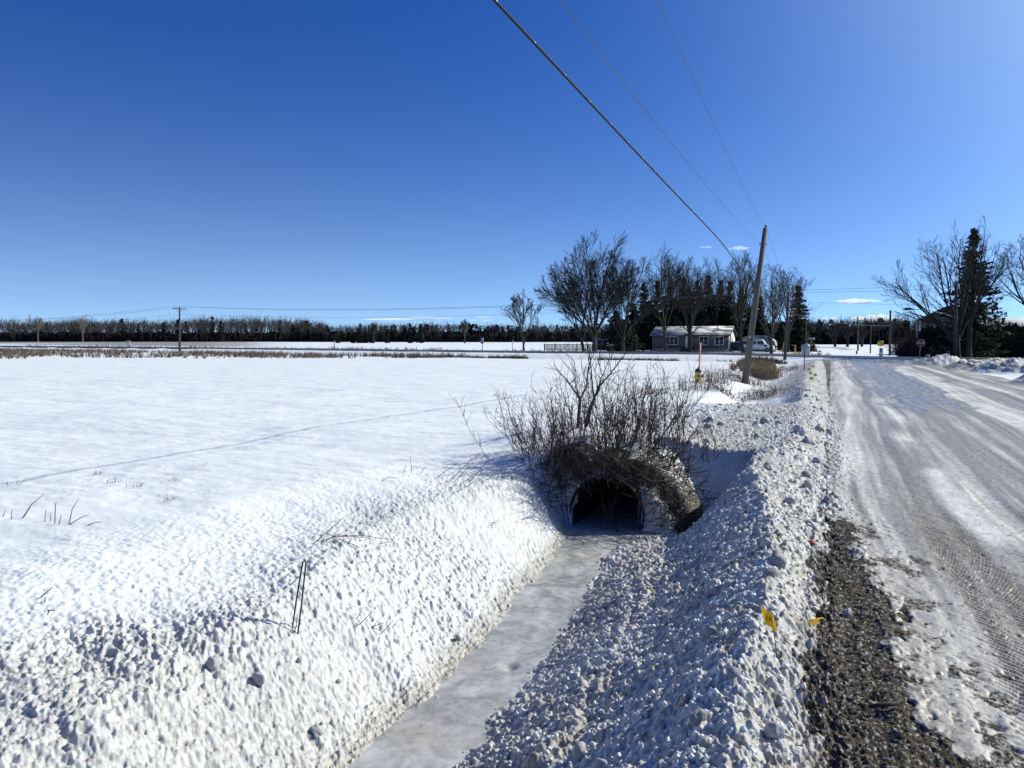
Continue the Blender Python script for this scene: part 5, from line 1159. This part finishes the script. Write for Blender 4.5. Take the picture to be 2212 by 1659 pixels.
# ------------------------------------------------------------------ house, van, yard
M_SIDING = mat('grey_siding', (.11, .115, .115), .75, .06, 3, .01, .2, stretch=(.2, .2, 14)); M_GABLE = mat('white_siding', (.70, .70, .69), .7, .05, 3, 0, .2)
M_FOUND = mat('tan_foundation', (.33, .29, .23), .85, .12, 8); M_GLASS = mat('dark_window_glass', (.03, .045, .05), .12, .2, 2, 0, .6)
M_RSNOW = mat('roof_snow', (.50, .52, .55), .7, .04, 1.5, .05, .2); M_RSHADE = mat('roof_snow_tree_shadows', (.10, .10, .105), .8, .3, .55, .03, .2, stretch=(.7, 1.6, 1), col2=(.55, .57, .60), thr=(.42, .56)); M_TRIM = mat('window_trim', (.66, .67, .67), .6, .05, 6); M_DARKW = mat('dark_board', (.05, .045, .042), .8, .25, 6)  # patchy roof: tree shadows painted into the snow colour
def house():
    x1, y0 = place(1573, 122.5); x0, _ = place(1408, 122.5); y0 = 119.; x1 = -14.7; x0 = -26.6; y1 = 127.; z = float(base((x0 + x1) / 2, 118)) ; ev = z + 2.6; rdg = z + 3.85; ym = (y0 + y1) / 2
    t = thing('bungalow', ((x0 + x1) / 2, y0, z), 'low grey bungalow with snowy roof and pale end wall behind the bare trees', 'house')
    mb = MB(); mb.box(((x0 + x1) / 2, ym, (z + .55 + ev) / 2), (x1 - x0, y1 - y0, ev - z - .55)); wl = mb.build('front_wall', M_SIDING, t)
    mb = MB(); mb.box(((x0 + x1) / 2, ym, z + .2), (x1 - x0 - .06, y1 - y0 - .06, .72)); mb.build('foundation', M_FOUND, t)
    mb = MB(); mb.prism([(x1 + .003, y0 + .003, z + .55), (x1 + .003, y1, z + .55), (x1 + .003, y1, ev), (x1 + .003, ym, rdg - .05), (x1 + .003, y0 + .003, ev)], np.array([.05, 0, 0])); gb = mb.build('end_wall', M_GABLE, t)
    o_ = .55; s = (rdg - ev) / (ym - y0); zl = ev - o_ * s
    mb = MB()
    for sg in (1, -1):
        ye = y0 - o_ if sg == 1 else y1 + o_
        mb.prism([(x0 - .4, ye, zl), (x0 - .4, ym, rdg), (x0 - .4, ym, rdg + .14), (x0 - .4, ye, zl + .14)], np.array([x1 - x0 + .8, 0, 0]))
    rf = mb.build('roof', M_DARKW, t); mb = MB()
    mb.prism([(x0 - .35, y0 - o_ + .05, zl + .145), (x0 - .35, ym, rdg + .145), (x0 - .35, ym, rdg + .25), (x0 - .35, y0 - o_ + .12, zl + .23)], np.array([x1 - x0 + .7, 0, 0])); mb.build('roof_snow', M_RSHADE, rf)
    mb = MB(); mb.tube([(x1 - 1.9, ym - 2, ev + .5), (x1 - 1.9, ym - 2, ev + 1.55)], .07, 8); mb.build('vent_pipe', M_DSTEEL, rf)
    def win(cx, w_, h_, n):
        c = np.array([cx, y0 - .03, z + 1.75]); mb = MB()
        for dx in (-w_ / 2, w_ / 2): mb.box(c + [dx, -.02, 0], (.10, .08, h_ + .1))
        for dz in (-h_ / 2, h_ / 2): mb.box(c + [0, -.021, dz], (w_ - .1, .08, .10))
        for k in range(1, n): mb.box(c + [-w_ / 2 + w_ * k / n, -.018, 0], (.07, .07, h_ - .1))
        wd = mb.build('window', M_TRIM, t); mb = MB(); mb.box(c + [0, .012, 0], (w_, .02, h_)); mb.build('pane', M_GLASS, wd)
    k = (x1 - x0) / 165.
    win(x0 + (1452 - 1408) * k, 2.0, 1.25, 3); win(x0 + (1521 - 1408) * k, 1.3, 1.3, 2); win(x0 + (1554 - 1408) * k, 1.3, 1.25, 2)
    mb = MB(); cx = x0 + (1488 - 1408) * k; mb.box((cx, y0 - .04, z + 1.6), (.95, .07, 2.05)); dr = mb.build('door', M_TRIM, t); mb = MB(); mb.box((cx + .35, y0 - .09, z + 1.5), (.06, .05, .12)); mb.build('handle', M_DSTEEL, dr)
    mb = MB(); mb.box((cx, y0 - .65, z + .28), (1.9, 1.2, .52)); mb.box((cx, y0 - 1.42, z + .13), (1.9, .34, .28)); mb.build('front_step', M_DARKW, t)
    mb = MB(); mb.box((x1 + .08, y0 + 2.4, z + 2.0), (.05, .9, 1.0)); mb.build('side_window', M_GLASS, t); mb = MB(); mb.box((x1 + .08, y0 + 5.0, z + 1.55), (.05, .95, 2.05)); mb.build('side_door', M_SIGNB, t)
    # garage beyond, right of the end wall
    gx, gy = place(1592, 138); gz = float(base(gx, gy)); t2 = thing('garage', (gx, gy, gz), 'grey garage behind the right end of the bungalow', 'garage')
    mb = MB(); mb.box((gx, gy + 2, gz + 1.3), (3.4, 5, 2.7)); mb.build('wall', M_GABLE, t2); mb = MB(); mb.prism([(gx - 2, gy - .8, gz + 2.7), (gx + 2, gy - .8, gz + 2.7), (gx, gy - .8, gz + 3.7)], np.array([0, 5.6, 0])); mb.build('roof', M_RSNOW, t2)
    mb = MB(); mb.box((gx, gy - .53, gz + 1.05), (2.4, .05, 2.1)); mb.build('door', M_SIDING, t2)
house()
def vehicle(px, dep, L, Wd, Hh, label, name, paint, hood=.22, rz=0., snow=True, cab=None):
    x, y = place(px, dep); z = float(base(x, y)) + .02; t = thing(name, (x, y, z), label, 'van' if 'van' in name else 'car')
    def S(pts, w0, w1):   # side profile extruded across, narrower at the top
        P = np.array(pts, float); return P
    hb = .42 * Hh
    prof = [(-L / 2, .32), (-L / 2, hb + .12), (-L / 2 + .08, hb + .32), (-L / 2 + .25, Hh - .12), (-L / 2 + .45, Hh), (L / 2 - hood * L - .55, Hh), (L / 2 - hood * L, hb + .30), (L / 2 - .1, hb + .16), (L / 2, hb - .1), (L / 2, .32)]
    mb = MB(); P = [(x + a, y - Wd / 2, z + b) for a, b in prof]; mb.prism(P, np.array([0, Wd, 0])); mb.build('body', paint, t)
    mb = MB(); a0, a1 = -L / 2 + .35, L / 2 - hood * L - .35; k = 3 if L > 4.5 else 2
    for i in range(k):
        s0 = a0 + (a1 - a0) * i / k + .06; s1 = a0 + (a1 - a0) * (i + 1) / k - .06
        mb.prism([(x + s0, y - Wd / 2 - .012, z + hb + .38), (x + s1, y - Wd / 2 - .012, z + hb + .38), (x + s1 - .06, y - Wd / 2 - .012, z + Hh - .18), (x + s0 + .06, y - Wd / 2 - .012, z + Hh - .18)], np.array([0, .006, 0]))
    mb.build('side_windows', M_GLASS, t)
    for s in (-.31, .31):
        c = np.array([x + s * L, y - Wd / 2 + .1, z + .33]); mb = MB(); mb.tube([c - [0, .13, 0], c + [0, .1, 0]], .33, 18); wh = mb.build('wheel', M_BLACK, t)
        mb = MB(); mb.tube([c - [0, .145, 0], c - [0, .12, 0]], .18, 12); mb.build('rim', M_GALV, wh)
    mb = MB(); mb.box((x, y - Wd / 2 + .03, z + .3), (L * .98, .12, .1)); mb.build('sill', M_BLACK, t)
    if snow: mb = MB(); mb.prism([(x - L / 2 + .4, y - Wd / 2 + .1, z + Hh + .003), (x + L / 2 - hood * L - .6, y - Wd / 2 + .1, z + Hh + .003), (x + L / 2 - hood * L - .75, y - Wd / 2 + .1, z + Hh + .1), (x - L / 2 + .6, y - Wd / 2 + .1, z + Hh + .14)], np.array([0, Wd - .2, 0])); mb.build('roof_snow', M_RSNOW, t)
    return t, (x, y, z, hb)
t, (x, y, z, hb) = vehicle(1636, 113, 4.9, 1.9, 1.85, 'white van with snow on its roof parked behind the many stemmed tree', 'parked_van', M_WHITE)
mb = MB(); mb.box((x + 1.3, y - .965, z + .95), (.4, .01, .35)); mb.box((x + .75, y - .965, z + 1.02), (.6, .01, .08)); mb.build('door_emblem', M_BLUE, t)
vehicle(1597, 117, 3.6, 1.7, 1.45, 'small dark car beside the end wall of the bungalow', 'parked_car', M_HCAP, rz=0)
def tent():
    x, y = place(1634, 121); z = float(base(x, y)); t = thing('tent_shed', (x, y, z), 'snow dusted grey tent shed behind the white van', 'tent shed')
    a = np.linspace(0, math.pi, 13); pts = [(x - 2.9 * math.cos(q), y, z + .9 + 1.75 * math.sin(q) ** .8) for q in a]; pts = [(x - 2.9, y, z)] + pts + [(x + 2.9, y, z)]
    mb = MB(); mb.prism(pts, np.array([0, 5, 0])); mb.build('cover', mat('grey_canvas', (.32, .35, .34), .7, .1, 2), t)
    mb = MB(); mb.tube([np.array(p) - [0, .03, 0] for p in pts], .05, 6); mb.build('hoop_frame', M_GALV, t)
tent()
def shed():
    x, y = place(1298, 136); z = float(base(x, y)); t = thing('garden_shed', (x, y, z), 'small pale garden shed glimpsed between trunks of the tallest bare tree', 'shed')
    mb = MB(); mb.box((x, y, z + 1.05), (2.0, 2, 2.1)); mb.build('wall', M_SIGNB, t); mb = MB(); mb.prism([(x - 1.2, y - 1.2, z + 2.1), (x + 1.2, y - 1.2, z + 2.1), (x, y - 1.2, z + 2.9)], np.array([0, 2.4, 0])); mb.build('roof', M_DARKW, t)
    mb = MB(); mb.box((x, y - 1.03, z + .95), (.8, .05, 1.8)); mb.build('door', M_DARKW, t)
shed()
def fence(pa, pb, dep_a, dep_b, h, n, label):
    A = np.array(place(pa, dep_a)); B = np.array(place(pb, dep_b)); z = float(base(*A)); t = thing('yard_fence', (A[0], A[1], z), label, 'fence'); d = B - A
    for i in range(n + 1):
        q = A + d * i / n; mb = MB(); mb.box((q[0], q[1], z + h / 2), (.12, .12, h + .1)); mb.build('fence_post', M_DARKW, t)
    mb = MB(); m = int(np.linalg.norm(d) / .22)
    for i in range(m): q = A + d * (i + .5) / m; mb.box((q[0], q[1] - .05, z + h / 2), (.13, .02, h - .1))
    for hh in (.25, h - .1): mb.tube([(A[0], A[1], z + hh), (B[0], B[1], z + hh)], .035, 4)
    mb.build('boards', M_DARKW, t)
fence(1176, 1292, 126, 126, 1.15, 5, 'dark wooden yard fence behind the leaning bare tree'); fence(1310, 1406, 130, 128, 1.2, 4, 'dark wooden yard fence between the shed and the bungalow')
def right_houses():
    x, y = place(2045, 92); z = float(base(x, y)); t = thing('grey_house', (x, y, z), 'grey two storey house half hidden behind the trees on the right', 'house')
    mb = MB(); mb.box((x, y + 3, z + 2.2), (5.8, 6, 4.4)); mb.build('wall', M_SIDING, t)
    mb = MB(); mb.prism([(x - 3.2, y - .4, z + 4.3), (x + 3.2, y - .4, z + 4.3), (x + .1, y - .4, z + 6.1)], np.array([0, 6.8, 0])); mb.build('roof', M_DARKW, t)
    mb = MB(); mb.box((x - .9, y - .03, z + 3.3), (1.1, .06, 1.1)); w_ = mb.build('window', M_TRIM, t); mb = MB(); mb.box((x - .9, y - .07, z + 3.3), (.9, .03, .9)); mb.build('pane', M_GLASS, w_)
    mb = MB(); mb.box((x - 2.93, y + .4, z + 2.2), (.06, .8, 4.2)); mb.build('side_trim', M_GABLE, t)
    x, y = place(2215, 88); z = float(base(x, y)); t = thing('snowy_roofed_house', (x, y, z), 'house at the right edge with a broad snow covered roof', 'house')
    mb = MB(); mb.box((x, y + 3, z + 1.3), (9, 6, 2.6)); mb.build('wall', M_DARKW, t)
    xl, _ = place(2140, 88); mb = MB(); mb.prism([(x - 5, y - .5, z + 2.6), (x + 5, y - .5, z + 2.6), (x + 3.4, y + 3, z + 4.4), (x - 3.4, y + 3, z + 4.4)], np.array([0, .02, .12])); mb.prism([(x - 5, y + 6.5, z + 2.6), (x + 5, y + 6.5, z + 2.6), (x + 3.4, y + 3.02, z + 4.4), (x - 3.4, y + 3.02, z + 4.4)], np.array([0, .02, .12]))
    mb.prism([(x - 5, y - .5, z + 2.6), (x - 5, y + 6.5, z + 2.6), (x - 3.4, y + 3, z + 4.4)], np.array([-.02, 0, .1])); mb.build('roof', M_RSNOW, t)
    mb = MB(); mb.box((x - 3, y + .9, z + 3.5), (.5, .5, .5)); mb.build('roof_vent', M_BLACK, t)
right_houses()
def hedge():
    rg = np.random.RandomState(8); xa, ya = place(1992, 80); xb, yb = place(2330, 72); mb = MB(); n = 26000
    t_ = rg.random(n); c = np.stack([xa + (xb - xa) * t_, ya + (yb - ya) * t_ + rg.uniform(-1.1, 1.1, n), rg.random(n) ** .8 * (2.5 + .5 * vn(t_ * 22, t_ * 0, 5))], 1)
    u = rg.normal(size=(n, 3)) * .2; v = rg.normal(size=(n, 3)) * .2; mb.add(np.stack([c - u, c + u * .8 + v, c + u * .8 - v], 1).reshape(-1, 3), None, np.arange(3 * n).reshape(-1, 3))
    o = single(mb, 'hedge', M_NEEDLE, (xa, ya, 0)); tag(o, 'long dark clipped hedge behind the trees on the right', 'hedge')
    for i, (px, dep, h, w_, lab) in enumerate([(1958, 79, 2.5, 1.2, 'dark bushy shrub left of the hedge beyond the intersection'), (1975, 82, 2.3, 1.0, 'second dark shrub, between the first and the stop sign')]):
        x, y = place(px, dep); b = np.array([x, y, float(base(x, y))]); rg = np.random.RandomState(90 + i); P0 = []; P1 = []
        for k in range(700):
            a = rg.uniform(0, 6.28); el = rg.uniform(.3, 1.5); d = np.array([math.cos(a) * math.cos(el) * w_ / h * 2, math.sin(a) * math.cos(el), math.sin(el)]); s = b + rg.normal(size=3) * [.3, .3, 0]
            q = s + d * h * rg.uniform(.2, .7); P0 += [s, q]; P1 += [q, q + (d + rg.normal(size=3) * .4) * h * .3]
        mb = MB(); mb.segs(P0, P1, np.full(len(P0), .022), np.full(len(P0), .014), 3); tag(single(mb, 'shrub', M_BARK, b), lab, 'shrub')
hedge()
# a few dark trunks far off along the road
for i, (px, top, lab) in enumerate([(1804, 700, 'leftmost of the small far trees at the road bend'), (1831, 702, 'second small far tree at the road bend'), (1862, 706, 'third small far tree, left of the plain pole')]):
    x, y = place(px, 190); bare_tree('bare_tree', x, y, hgt(top, 190, 0), lab, lead=5, spread=.6, trunk=.25, seed=500 + i, group='small trees at the far bend', r0=.3, minr=.03, levels=3)

# ------------------------------------------------------------------ clouds: small puffs low in the sky, some kilometres off
def clouds():
    L = [(1597, 536.5, 22, 4.6, 'small bright cloud left of the leaning pole'), (1525, 534, 15, 2.6, 'faint small cloud left of the bright one'), (1853, 651, 46, 6, 'long flat cloud above the intersection'),
         (1787, 689, 24, 6, 'low cloud over the wooded rise, left'), (1895, 690, 58, 9, 'broad low cloud behind the crossarm pole'), (910, 685, 34, 3.4, 'left of the low clouds over the middle wood'), (957, 687, 22, 3, 'second of the low clouds over the middle wood'),
         (1043, 685, 20, 3.2, 'upper right low cloud over the middle wood'), (1040, 692, 26, 3, 'lower right low cloud over the middle wood'), (845, 690, 60, 4, 'thin long cloud just over the horizon left of the others')]
    for i, (px, py, hw, hh, lab) in enumerate(L):
        dep = 6000.; c = at(px, py, dep); k = dep / 1600; hh = hh * (.55 if px < 1100 else 1); rg = np.random.RandomState(600 + i)
        import bmesh
        bm = bmesh.new()
        for j in range(9 + int(hw / 5)):
            u_ = rg.uniform(-1, 1); s = (1 - abs(u_) ** 2) * .8 + .2
            M_ = Matrix.Translation(Vector(c + _r * (u_ * hw * k * .8) + np.array([0, 0, rg.uniform(-.2, .35) * hh * k * s])) ) @ Matrix.Rotation(TH, 4, 'Z') @ Matrix.Diagonal((hw * k * rg.uniform(.22, .45), hw * k * .3, hh * k * s * rg.uniform(.6, 1.0), 1))
            bmesh.ops.create_icosphere(bm, subdivisions=3, radius=1, matrix=M_)
        for vv in bm.verts: vv.co -= Vector(c)
        me = bpy.data.meshes.new('cloud'); bm.to_mesh(me); bm.free(); me.materials.append(M_CLOUD)
        me.polygons.foreach_set('use_smooth', np.ones(len(me.polygons), bool))
        o = link('cloud', me, None, c); tag(o, lab, 'cloud', 'small clouds low in the sky')
M_CLOUD, _n, _l, _p = nodes('cloud_vapour'); _n.remove(_p)
_v = _n.new('ShaderNodeVolumePrincipled'); _v.inputs['Color'].default_value = (1, 1, 1, 1); _v.inputs['Density'].default_value = .022; _v.inputs['Anisotropy'].default_value = .25
_l.new(_v.outputs[0], _n['Material Output'].inputs['Volume'])
sc.cycles.volume_bounces = 5
clouds()
